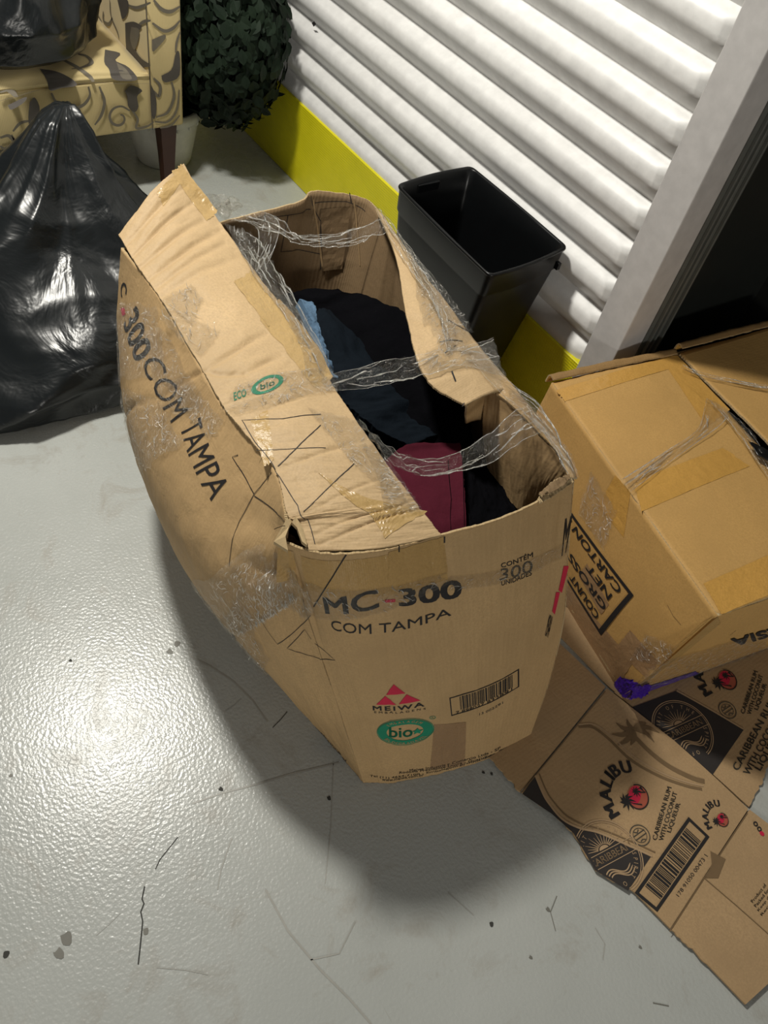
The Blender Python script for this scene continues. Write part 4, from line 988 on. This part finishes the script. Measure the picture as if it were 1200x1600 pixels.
# the logo in the middle: rising lettering round an oval sun with palms
def logo(s, c, xp, R, ls, sc=1):
    F = Frame(s, c, xp); F.ex = F.ex/F.len; F.ey = F.ey/F.len; F.ex *= 1; 
    F.ex = F.ex/np.linalg.norm(F.ex); F.ey = F.ey/np.linalg.norm(F.ey)
    p = PR(); p.disc(.004*sc, -.010*sc, .024*sc, .021*sc); p.lay(F, M_coral, fs, .0008, 'printed_logo')
    p = PR(); p.disc(.004*sc, -.004*sc, .020*sc, .012*sc); p.lay(F, M_red, fs, .0011, 'printed_logo')
    p = PR(); p.ring(.004*sc, -.010*sc, .0245*sc, .0215*sc, .0024*sc, 40, 150, 400)
    for (x, y, k) in ((-.016, .008, 1.25), (.012, -.004, .75)):
        for a in (10, 50, 85, 120, 160, 200, 240, 300, 340):
            ca, sa = math.cos(math.radians(a)), math.sin(math.radians(a)); r_ = .014*k*sc
            p.line([(x*sc, y*sc), (x*sc+r_*.5*ca-r_*.12*sa, y*sc+r_*.5*sa+r_*.12*ca), (x*sc+r_*ca, y*sc+r_*sa-r_*.15)], [.0018*sc*k, .0040*sc*k, .0004*sc])
        p.line([(x*sc, y*sc), ((x+.003)*sc, (y-.012*k)*sc), ((x+.009)*sc, (y-.024*k)*sc)], [.0016*sc, .002*sc, .003*sc])
    p.poly([(.020*sc, -.020*sc), (.028*sc, -.010*sc), (.022*sc, -.008*sc)])
    p.lay(F, M_ink, fs, .0014, 'printed_logo')
    p = PR(); p.arc('MALIBU', 0, -.006*sc, R, 158, 20, ls, .07, wk=1.0); p.lay(F, M_ink, fs, .0010, 'printed_lettering')
logo(S1, (988, 1244), (1005, 1181), .062, .026)
logo(S1, (1124, 1280), (1138, 1238), .033, .0135, .55)
logo(S2, (1128, 1062), (1140, 1010), .062, .026)
for s_, body, a, b, h in [(S1, 'CARIBBEAN RUM', (1026, 1313), (1049, 1231), 7.5), (S1, 'WITH COCONUT', (1036, 1314), (1058, 1239), 7.5), (S1, 'LIQUEUR', (1048, 1301), (1063, 1256), 7),
                          (S2, 'CARIBBEAN RUM', (1163, 1116), (1184, 1050), 7), (S2, 'WITH COCONUT', (1173, 1117), (1192, 1056), 7), (S2, 'LIQUEUR', (1184, 1110), (1198, 1070), 7),
                          (S2, 'CARIBBEAN RUM', (1153, 1205), (1212, 1097), 12), (S2, 'WITH COCONUT', (1170, 1212), (1222, 1118), 12), (S2, 'LIQUEUR', (1188, 1205), (1222, 1145), 12)]:
    a = np.array(a, float); b = np.array(b, float); d = (b-a)/np.linalg.norm(b-a); n = np.array([d[1], -d[0]])*h
    ptext(s_, body, [a, b, b+n, a+n], M_inkgrey, fs, .02, name='printed_lettering')
def emblem(s, c, xp, R, clip=None):
    F = Frame(s, c, xp); F.ex = F.ex/np.linalg.norm(F.ex)*R; F.ey = F.ey/np.linalg.norm(F.ey)*R
    p = PR()
    arcs = (-88, 268) if clip is None else clip
    p.ring(0, 0, 1, 1, .03, 60, *arcs); p.ring(0, 0, .94, .94, .02, 60, *arcs)
    p.line([(-.75 if clip else -.9, .17), (.98, .17)], .02); p.line([(-.75 if clip else -.9, -.17), (.98, -.17)], .02)
    for k in range(13):
        a = math.radians(12+k*13); r1 = .52 if k % 2 else .62
        p.line([(.20*math.cos(a), .22+.12*math.sin(a)), (r1*math.cos(a), .22+r1*.75*math.sin(a))], [.03, .008])
    p.poly([(.16*math.cos(t), .22+.10*math.sin(t)) for t in [math.pi*i/10 for i in range(11)]])
    for q in (0, .12, .24):
        p.line([(-.42+.9*t+q*.3, -.42-q*.6+.10*math.sin(t*6.5)) for t in [i/14 for i in range(15)]], [.01]+[.035]*13+[.01])
    p.text('CARIBBEAN', -.66, -.09, .80, .11, .01)
    p.arc('SPIRIT OF THE', 0, 0, .80, 172, 20, .13, 0); p.arc('SPIRIT OF', 0, 0, .80, -12, -110, .13, 0)
    p.lay(F, M_pale, fs, .0012, 'printed_emblem', .05, inB if s is S1 else None)
OB = [at(*q)[:2] for q in [(946, 1078), (1166, 1266), (1043, 1453), (990, 1396), (932, 1362), (895, 1304), (862, 1272), (815, 1240)]]
def inB(P):
    x, y = P[0], P[1]; c = False
    for i in range(len(OB)):
        a, b = OB[i-1], OB[i]
        if (a[1] > y) != (b[1] > y) and x < (b[0]-a[0])*(y-a[1])/(b[1]-a[1])+a[0]: c = not c
    return c
emblem(S1, (951, 1338), (1005, 1309), .066)
fpoly(S2, [(985, 1106), (1056, 1080), (1162, 1140), (1112, 1212), (1060, 1164), (1000, 1118)], M_dark, .0006)
emblem(S2, (1066, 1141), (1112, 1120), .066, (-75, 200))
fline(S2, [(1056, 1080), (1110, 1110), (1162, 1140)], .004, M_pale, .0012)
for s_, c, xp in ((S1, (1000, 1305), (1022, 1292)), (S2, (1136, 1110), (1158, 1098))):
    F = Frame(s_, c, xp); F.ex = F.ex/np.linalg.norm(F.ex)*.02; F.ey = F.ey/np.linalg.norm(F.ey)*.02; p = PR()
    p.ring(0, 0, 1, .95, .1); p.ring(0, 0, .7, .66, .06); p.line([(-.7, .15), (.75, .25)], .1); p.line([(-.7, -.2), (.75, -.1)], .1); p.line([(-.4, .5), (-.1, .3), (.2, .5)], .1); p.line([(-.3, -.5), (0, -.4), (.3, -.55)], .1)
    p.lay(F, M_inkgrey, fs, .0009, 'printed_emblem')
QM = Quad(S1, [(1026, 1425.5), (1108.5, 1307.5), (1075.6, 1276.5), (991, 1395.5)])
p = PR(); p.rect(0, 0, 1, .12, 4); p.rect(0, .88, 1, 1, 4); p.rect(0, 0, .03, 1); p.rect(.97, 0, 1, 1); p.lay(QM, M_ink, fs, .0009, 'printed_frame')
barcode(QM, fs, .12, .90, .16, .84, 92, M_ink, seed=8)
ptext(S1, '178 91050 00473 1', [(1060, 1402), (1106, 1338), (1100, 1334), (1055, 1398)], M_ink, fs)
# small marks on the plain panel
for c, mt in (((1181, 1287), M_ink), ((1187, 1295), M_ink), ((1191, 1302), M_red)):
    F = Frame(S1, c, (c[0]+6, c[1]+5)); F.ex = F.ex/np.linalg.norm(F.ex)*.005; F.ey = F.ey/np.linalg.norm(F.ey)*.005; p = PR(); p.disc(0, 0, 1, .9, 14) if mt is M_red else p.ring(0, 0, .7, .8, .5, 14); p.lay(F, mt, fs, .0009, 'printed_mark')
for k in range(4):
    a = np.array((1176+5*k, 1411+7*k), float); b = a+np.array((22, -28.)); d = (b-a)/np.linalg.norm(b-a); n = np.array([d[1], -d[0]])*5
    ptext(S1, ['Product of', 'Packed for', 'Keep dry', 'Recycle'][k], [a+n*0, b, b+n, a+n], M_inkgrey, fs, .01)
for pts in [[(1168, 1270), (1100, 1372), (1045, 1456)], [(1100, 1372), (1150, 1415), (1200, 1460)], [(946, 1080), (880, 1160), (813, 1240)]]:
    fline(S1, pts, .0018, M_shade, .0009)
fpoly(S1, [(1110, 1330), (1134, 1342), (1122, 1372), (1102, 1372), (1112, 1350)], M_shade, .0007, 'tape_scar')
fit(fs)

# ================================================================== ARMCHAIR
ac = empty('armchair', (-2.62, .70, 0)); tag(ac, 'cream damask armchair with grey scroll leaf pattern and dark wooden legs', 'armchair')
AX = -2.313; AY0, AY1 = .975, 1.078; ZL = .205; ZS = .362
def cush(name, x0, y0, z0, x1, y1, z1, bev, mat=M_fab): 
    bm = bmesh.new(); bmesh.ops.create_cube(bm, size=1)
    for v in bm.verts: v.co = Vector(((x0+x1)/2+v.co.x*(x1-x0), (y0+y1)/2+v.co.y*(y1-y0), (z0+z1)/2+v.co.z*(z1-z0)))
    bmesh.ops.bevel(bm, geom=bm.edges[:], offset=bev, segments=4, affect='EDGES', profile=.5)
    uvl = bm.loops.layers.uv.new('UVMap')
    for f in bm.faces:
        n = f.normal; f.smooth = True
        for l in f.loops:
            c = l.vert.co; l[uvl].uv = (c.y, c.z) if abs(n.x) > .7 else ((c.y, c.x) if abs(n.z) > .7 else (c.x, c.z))
    me = bpy.data.meshes.new(name); bm.to_mesh(me); bm.free(); me.materials.append(mat); o = bpy.data.objects.new(name, me); col.objects.link(o); o.parent = ac; return o
cush('arm', -3.0, AY0, ZL, AX, AY1, .66, .008); cush('arm', -3.0, .30, ZL, AX, .403, .66, .008)
cush('seat_rail', -2.95, .395, ZL, AX-.004, .98, ZS-.004, .006)
# crowned seat
S_seat = Surf([[(AX-.002, y, ZS+.010*math.sin(math.pi*(y-.40)/.575)) for y in (.40, .55, .69, .83, .975)], [(AX-.05, y, ZS+.008+.03*math.sin(math.pi*(y-.40)/.575)) for y in (.40, .55, .69, .83, .975)],
               [(-2.65, y, ZS+.01+.035*math.sin(math.pi*(y-.40)/.575)) for y in (.40, .55, .69, .83, .975)], [(-2.9, y, ZS+.02) for y in (.40, .55, .69, .83, .975)]], 1)
sheet('seat', S_seat, 24, 24, .03, [M_fab]*3, ac)
cush('backrest', -3.02, .395, ZS-.02, -2.86, .98, 1.0, .02)
S_fr = Surf([[(AX+.001, .40, ZL), (AX+.001, .975, ZL)], [(AX+.001, .40, ZS+.0), (AX+.001, .975, ZS+.0)]], 1)
S_af = Surf([[(AX+.001, AY0, ZL), (AX+.001, AY1, ZL)], [(AX+.001, AY0, .65), (AX+.001, AY1, .65)]], 1)
S_ai = Surf([[(-2.9, AY0-.001, ZS), (AX, AY0-.001, ZS)], [(-2.9, AY0-.001, .65), (AX, AY0-.001, .65)]], 1)
def leg(x, y):
    V = []; F = []
    for z, h in ((0, .016), (.10, .020), (.21, .026)):
        V += [(x-h, y-h, z), (x+h, y-h, z), (x+h, y+h, z), (x-h, y+h, z)]
    for k in range(2):
        for i in range(4): F.append((k*4+i, k*4+(i+1) % 4, k*4+4+(i+1) % 4, k*4+4+i))
    F += [(3, 2, 1, 0), (8, 9, 10, 11)]; mesh_obj('leg', V, F, M_wood, ac)
for x, y in ((-2.342, 1.030), (-2.342, .35), (-2.94, 1.03), (-2.94, .35)): leg(x, y)
for a, b in (((AX+.002, AY0), .65),):
    mesh_obj('seam', [(AX+.0015, AY0-.0015, ZL), (AX+.0015, AY0+.0015, ZL), (AX+.0015, AY0+.0015, .65), (AX+.0015, AY0-.0015, .65)], [(0, 1, 2, 3)], M_mot2, ac)
pline(S_seat, [(0, 158), (60, 141), (140, 129), (236, 131)], .0025, M_mot2, ac, .0012, 'seam')
# woven motifs: leaves and scrolls, given where they show
def leafm(s, pts, mat=M_mot2, off=.0012):
    L = np.array([s.Lu, s.Lv]); q = [tuple(s.inv(*p)*L) for p in smoothpts(pts+[pts[0]], 3)[:-1]]; p = PR()
    try: p.poly(q)
    except Exception: return
    p.lay(lambda a, b, o: s.S(a/L[0], b/L[1], o), mat, ac, off, 'woven_motif', .05)
def scroll(s, pts, w=.010, mat=M_mot1, off=.0010): pline(s, smoothpts(pts, 5), w, mat, ac, off, 'woven_motif', ws=[w*.6, w, w, w*.5])
def spiral(s, c, r, turns, a0, w=.009, hand=1):
    scroll(s, [(c[0]+r*(1-.72*t)*math.cos(a0+hand*turns*6.28*t), c[1]+r*(1-.72*t)*math.sin(a0+hand*turns*6.28*t)) for t in [i/9 for i in range(10)]], w)
leafm(S_seat, [(164, 78), (188, 84), (180, 95), (200, 105), (215, 124), (196, 127), (176, 124), (170, 108), (163, 98)]); leafm(S_seat, [(182, 98), (196, 108), (206, 124), (190, 122)], M_mot1, .0016)
leafm(S_seat, [(62, 108), (88, 112), (110, 122), (120, 134), (96, 138), (78, 142), (73, 125)]); scroll(S_seat, [(95, 92), (118, 104), (138, 118), (146, 128)], .016)
scroll(S_seat, [(122, 85), (135, 88), (143, 98), (130, 105), (112, 108)], .012); leafm(S_seat, [(12, 165), (40, 152), (38, 160), (18, 172)]); scroll(S_seat, [(0, 145), (15, 142), (26, 152)], .02)
leafm(S_fr, [(195, 142), (205, 133), (222, 141), (214, 150), (216, 166), (210, 175), (200, 166), (199, 152)]); spiral(S_fr, (186, 184), 20, 1.1, -.6, .008, -1)
scroll(S_fr, [(206, 172), (215, 186), (213, 200), (230, 197), (240, 190)], .008); leafm(S_fr, [(110, 162), (118, 166), (126, 172), (126, 182), (112, 180), (100, 176), (108, 168)])
leafm(S_fr, [(46, 160), (54, 152), (62, 170), (54, 190), (48, 205), (44, 185)]); scroll(S_fr, [(80, 145), (88, 160), (105, 170), (128, 165), (140, 150), (138, 135)], .009)
scroll(S_fr, [(155, 135), (163, 158), (158, 180), (148, 195)], .009); scroll(S_fr, [(0, 215), (14, 212), (22, 225), (8, 232), (0, 228)], .010); leafm(S_fr, [(0, 240), (18, 236), (30, 252), (22, 268), (6, 268), (0, 262)])
scroll(S_fr, [(20, 205), (32, 192), (50, 188)], .008); scroll(S_fr, [(18, 235), (22, 220), (18, 210)], .006)

leafm(S_ai, [(196, 36), (210, 34), (222, 42), (214, 50), (206, 58), (212, 78), (222, 92), (236, 102), (222, 105), (206, 98), (198, 78)]); leafm(S_ai, [(206, 42), (218, 46), (216, 66), (210, 78), (204, 60)], M_mot1, .0016)
scroll(S_ai, [(162, 18), (162, 32), (170, 38), (176, 28)], .010); scroll(S_ai, [(172, 0), (174, 25), (184, 50), (186, 60)], .008); leafm(S_ai, [(184, 0), (200, 0), (200, 20), (192, 30), (188, 16)]); scroll(S_ai, [(150, 18), (162, 40), (172, 65)], .007)
scroll(S_ai, [(200, 8), (215, 12), (236, 4)], .008); scroll(S_ai, [(214, 42), (225, 34), (236, 32)], .008)
leafm(S_af, [(252, 118), (268, 108), (274, 84), (280, 82), (280, 118), (262, 128), (254, 126)]); leafm(S_af, [(237, 62), (256, 54), (258, 60), (246, 74), (238, 80)], M_mot1)
scroll(S_af, [(238, 36), (256, 48), (270, 44), (281, 32)], .009); scroll(S_af, [(240, 0), (252, 14), (266, 18), (281, 10)], .010); scroll(S_af, [(281, 50), (276, 66), (274, 82)], .007)
scroll(S_af, [(240, 122), (250, 134), (248, 150), (240, 142)], .009); scroll(S_af, [(268, 128), (272, 150), (262, 175), (244, 183)], .009); leafm(S_af, [(236, 132), (243, 150), (244, 175), (240, 186), (236, 170)])
scroll(S_af, [(242, 190), (262, 190), (276, 172), (280, 140)], .007); scroll(S_af, [(250, 200), (268, 195), (281, 180)], .006)
def repeat_motifs(s, step=.13, seed=1):
    r = random.Random(seed); L = np.array([s.Lu, s.Lv]); p1 = PR(); p2 = PR()
    for i in range(int(s.Lu/step)+1):
        for j in range(int(s.Lv/step)+1):
            c = np.array([(i+.5)*step+(j % 2)*step*.3, (j+.5)*step]); a0 = r.uniform(0, 6.28); k = step*.33
            if c[0] > s.Lu-.035 or c[1] > s.Lv-.035 or c[0] < .03 or c[1] < .03: continue
            k = min(k, c[0], c[1], s.Lu-c[0], s.Lv-c[1])
            p1.line([c+k*(1-.7*t)*np.array([math.cos(a0+6*t), math.sin(a0+6*t)]) for t in [q/14 for q in range(15)]], .007)
            o_ = c+k*.25*np.array([math.cos(a0+2), math.sin(a0+2)]); d = np.array([math.cos(a0+2.6), math.sin(a0+2.6)])*k*.7; n_ = np.array([-d[1], d[0]])
            p2.poly([tuple(o_-d), tuple(o_-d*.2+n_*.5), tuple(o_+d*.4+n_*.35), tuple(o_+d), tuple(o_+d*.3-n_*.25), tuple(o_-d*.4-n_*.2)])
    f = lambda a, b, o: s.S(a/L[0], b/L[1], o)
    if p1.v: p1.lay(f, M_mot1, ac, .0012, 'woven_motif'); p2.lay(f, M_mot2, ac, .0018, 'woven_motif')
for k, (net, fl_) in enumerate([([[(-2.859, .41, .42), (-2.859, .97, .42)], [(-2.859, .41, .98), (-2.859, .97, .98)]], 1), ([[(-2.98, AY0+.008, .661), (-2.33, AY0+.008, .661)], [(-2.98, AY1-.008, .661), (-2.33, AY1-.008, .661)]], 1),
                                ([[(-2.98, AY1+.001, ZL), (AX-.01, AY1+.001, ZL)], [(-2.98, AY1+.001, .65), (AX-.01, AY1+.001, .65)]], -1), ([[(AX+.001, .305, ZL), (AX+.001, .398, ZL)], [(AX+.001, .305, .65), (AX+.001, .398, .65)]], 1),
                                ([[(-2.85, .404, .40), (AX-.01, .404, .40)], [(-2.85, .404, .65), (AX-.01, .404, .65)]], -1), ([[(-2.98, .308, .661), (-2.33, .308, .661)], [(-2.98, .395, .661), (-2.33, .395, .661)]], 1),
                                ([[(-2.98, .299, ZL), (AX-.01, .299, ZL)], [(-2.98, .299, .65), (AX-.01, .299, .65)]], 1), ([[(AX+.001, .405, ZL), (AX+.001, .52, ZL)], [(AX+.001, .405, ZS), (AX+.001, .52, ZS)]], 1)]):
    repeat_motifs(Surf(net, fl_), .13 if k in (0, 2, 6, 4) else .085, k+3)
fit(ac)

# ================================================================== BLACK RUBBISH BAGS
def blob(name, c, rx, ry, h, prof, seed, peak=(0, 0), n=150, m=110, fold=.05, amp=.02, tuck=.0, shape=None):
    """gathered plastic sack: rings from floor to the tied top, folds run down from the gather"""
    V = []; F = []; 
    for j in range(m+1):
        t = j/m; r, z = prof(t)
        for i in range(n):
            a = 2*math.pi*i/n; ca, sa = math.cos(a), math.sin(a)
            rr = r*(1+(.10*mnoise.noise(Vector((ca*1.2+seed, sa*1.2, t*1.2)))))
            f = fold*(.15+t)*(1-abs(2*mnoise.noise(Vector((ca*1.5, sa*1.5+seed, t*1.5)))))-fold*.5*(.15+t)
            f += fold*.3*(.2+t)*(.5-abs(mnoise.noise(Vector((ca*4, sa*4+seed, t*3+3)))))
            x = c[0]+peak[0]*t**.85+ca*(rx*rr+f*r); y = c[1]+peak[1]*t**.85+sa*(ry*rr+f*r); zz = c[2]+h*z
            p = Vector((x, y, zz))
            q = Vector((x*5, y*5, zz*8+seed)); d = amp*(1-2*abs(mnoise.noise(q)))*min(1, (t+.05)*6)
            q2 = Vector((x*17, y*17, zz*22+seed)); d += amp*.35*(.5-abs(mnoise.noise(q2)))*min(1, t*8)
            p += Vector((ca, sa, .4))*d*min(1, r*1.5+.2)
            if shape: p = shape(p, a, t)
            p.z = max(p.z, c[2]+.001); V.append(p)
    for j in range(m):
        for i in range(n): F.append((j*n+i, j*n+(i+1) % n, (j+1)*n+(i+1) % n, (j+1)*n+i))
    F.append(tuple(range(n))[::-1]); F.append(tuple(m*n+i for i in range(n)))
    return mesh_obj(name, V, F, M_bag, None, smooth=True)
def prof_floor(t):
    # radius and height along the sack from floor centre edge to tied tip
    K = [(0, .82, 0), (.06, .97, .03), (.2, 1.05, .16), (.38, .86, .36), (.55, .56, .56), (.7, .33, .74), (.82, .19, .88), (.92, .11, .97), (1, .05, 1.0)]
    for (a, r0, z0), (b, r1, z1) in zip(K[:-1], K[1:]):
        if t <= b: k = (t-a)/(b-a); k = k*k*(3-2*k) if False else k; return r0+(r1-r0)*k, z0+(z1-z0)*k
    return K[-1][1:]
o = blob('rubbish_bag', (-1.71, .36, 0), .29, .37, .51, prof_floor, 4, peak=(-.22, .24), fold=.16, amp=.012)
tag(o, 'full black plastic rubbish bag standing on the floor in front of the armchair', 'rubbish bag')
def prof_seat(t):
    K = [(0, .75, 0), (.1, .96, .10), (.35, 1.02, .35), (.6, .85, .65), (.8, .55, .87), (1, .06, 1)]
    for (a, r0, z0), (b, r1, z1) in zip(K[:-1], K[1:]):
        if t <= b: k = (t-a)/(b-a); return r0+(r1-r0)*k, z0+(z1-z0)*k
    return K[-1][1:]
o = blob('rubbish_bag', (-2.55, .655, .395), .25, .245, .34, prof_seat, 11, fold=.10, amp=.010)
tag(o, 'black plastic bag lying on the seat of the patterned armchair', 'rubbish bag')

# ================================================================== TOPIARY PLANT
pc = np.array([-2.50, 1.09, 0]); pl = empty('potted_plant', tuple(pc)); tag(pl, 'dark green artificial leaf ball in a white pot behind the armchair', 'potted plant')
R_ = lambda r, z, n=32: [(pc[0]+r*math.cos(2*math.pi*i/n), pc[1]+r*math.sin(2*math.pi*i/n), z) for i in range(n)]
loft('pot', [R_(.085, 0), R_(.09, .01), R_(.112, .12), R_(.116, .155), R_(.125, .157), R_(.125, .19), R_(.116, .19), R_(.11, .16)], M_pot, pl, cap=True)
loft('soil', [R_(.115, .165), R_(.06, .175), R_(.01, .18)], M_blackcloth, pl); loft('stem', [R_(.012, .17, 10), R_(.012, .35, 10)], M_wood, pl)
for k in range(16):      # moulded swags under the rim
    a = 2*math.pi*k/16; bm = bmesh.new(); bmesh.ops.create_icosphere(bm, subdivisions=1, radius=.009)
    for v in bm.verts: v.co = Vector((pc[0]+.117*math.cos(a)+v.co.x*.6, pc[1]+.117*math.sin(a)+v.co.y*.6, .15+v.co.z*1.3))
    me = bpy.data.meshes.new('pot_ornament'); bm.to_mesh(me); bm.free(); me.materials.append(M_pot); oo = bpy.data.objects.new('pot_ornament', me); col.objects.link(oo); oo.parent = pl
BC = np.array([-2.44, 1.265, .43]); BR = np.array([.27, .175, .28])
LV = [(0, 0, 0), (-.35, .25, .05), (-.5, .55, .07), (-.3, .85, .03), (0, 1.05, -.05), (.3, .85, .03), (.5, .55, .07), (.35, .25, .05), (0, .5, 0)]
LF_ = [(0, 1, 8), (1, 2, 8), (2, 3, 8), (3, 4, 8), (4, 5, 8), (5, 6, 8), (6, 7, 8), (7, 0, 8)]
lme = bpy.data.meshes.new('leaf'); lme.from_pydata([(x*.030, y*.042, z*.03) for x, y, z in LV], [], LF_); lme.materials.append(M_leaf)
cand = []; lr = random.Random(3)
for k in range(3000):
    z = lr.uniform(-1, 1); a = lr.uniform(0, 2*math.pi); r = math.sqrt(1-z*z); d = np.array([r*math.cos(a), r*math.sin(a), z])
    p_ = BC+d*BR*lr.uniform(.80, 1.04); dn = Vector(d)
    if p_[1] > 1.43 or (p_[1] < 1.10 and p_[0] < -2.29): continue
    yd = (Vector((lr.uniform(-1, 1), lr.uniform(-1, 1), -.9+lr.uniform(-.6, .6)))); yd = (yd-dn*yd.dot(dn)*.75).normalized(); zd = (dn+Vector((lr.uniform(-.5, .5), lr.uniform(-.5, .5), lr.uniform(-.3, .6)))).normalized()
    xd = yd.cross(zd).normalized(); zd = xd.cross(yd); s_ = lr.uniform(.75, 1.2)
    M = Matrix(((xd.x, yd.x, zd.x, p_[0]), (xd.y, yd.y, zd.y, p_[1]), (xd.z, yd.z, zd.z, p_[2]), (0, 0, 0, 1))) @ Matrix.Scale(s_, 4)
    v = CAM-p_; px = proj(p_); vis = (d@v/np.linalg.norm(v)) > .05 and px[1] > -10 and px[0] > 286
    cand.append((vis, M, p_))
vis = [c for c in cand if c[0]]; vis.sort(key=lambda c: -proj(c[2])[1]); pick = vis[:300]; rest = vis[300:]+[c for c in cand if not c[0]]
for _, M, _p in pick:
    oo = bpy.data.objects.new('leaf', lme); col.objects.link(oo); oo.parent = pl; oo['shared'] = 1
    oo.matrix_local = Matrix.Translation(-Vector(pc)) @ M
V = []; F = []
for _, M, _p in rest:
    b = len(V); V += [M @ v.co for v in lme.vertices]; F += [tuple(b+i for i in f) for f in LF_]
fo = mesh_obj('foliage', V, F, M_leaf, pl); fo['kind'] = 'stuff'
bm = bmesh.new(); bmesh.ops.create_icosphere(bm, subdivisions=3, radius=1)
for v in bm.verts: v.co = Vector(BC)+Vector((v.co.x*BR[0]*.82, v.co.y*BR[1]*.82, v.co.z*BR[2]*.82))
me = bpy.data.meshes.new('core'); bm.to_mesh(me); bm.free(); me.materials.append(M_blackcloth); oo = bpy.data.objects.new('core', me); col.objects.link(oo); oo.parent = pl
fit(pl)
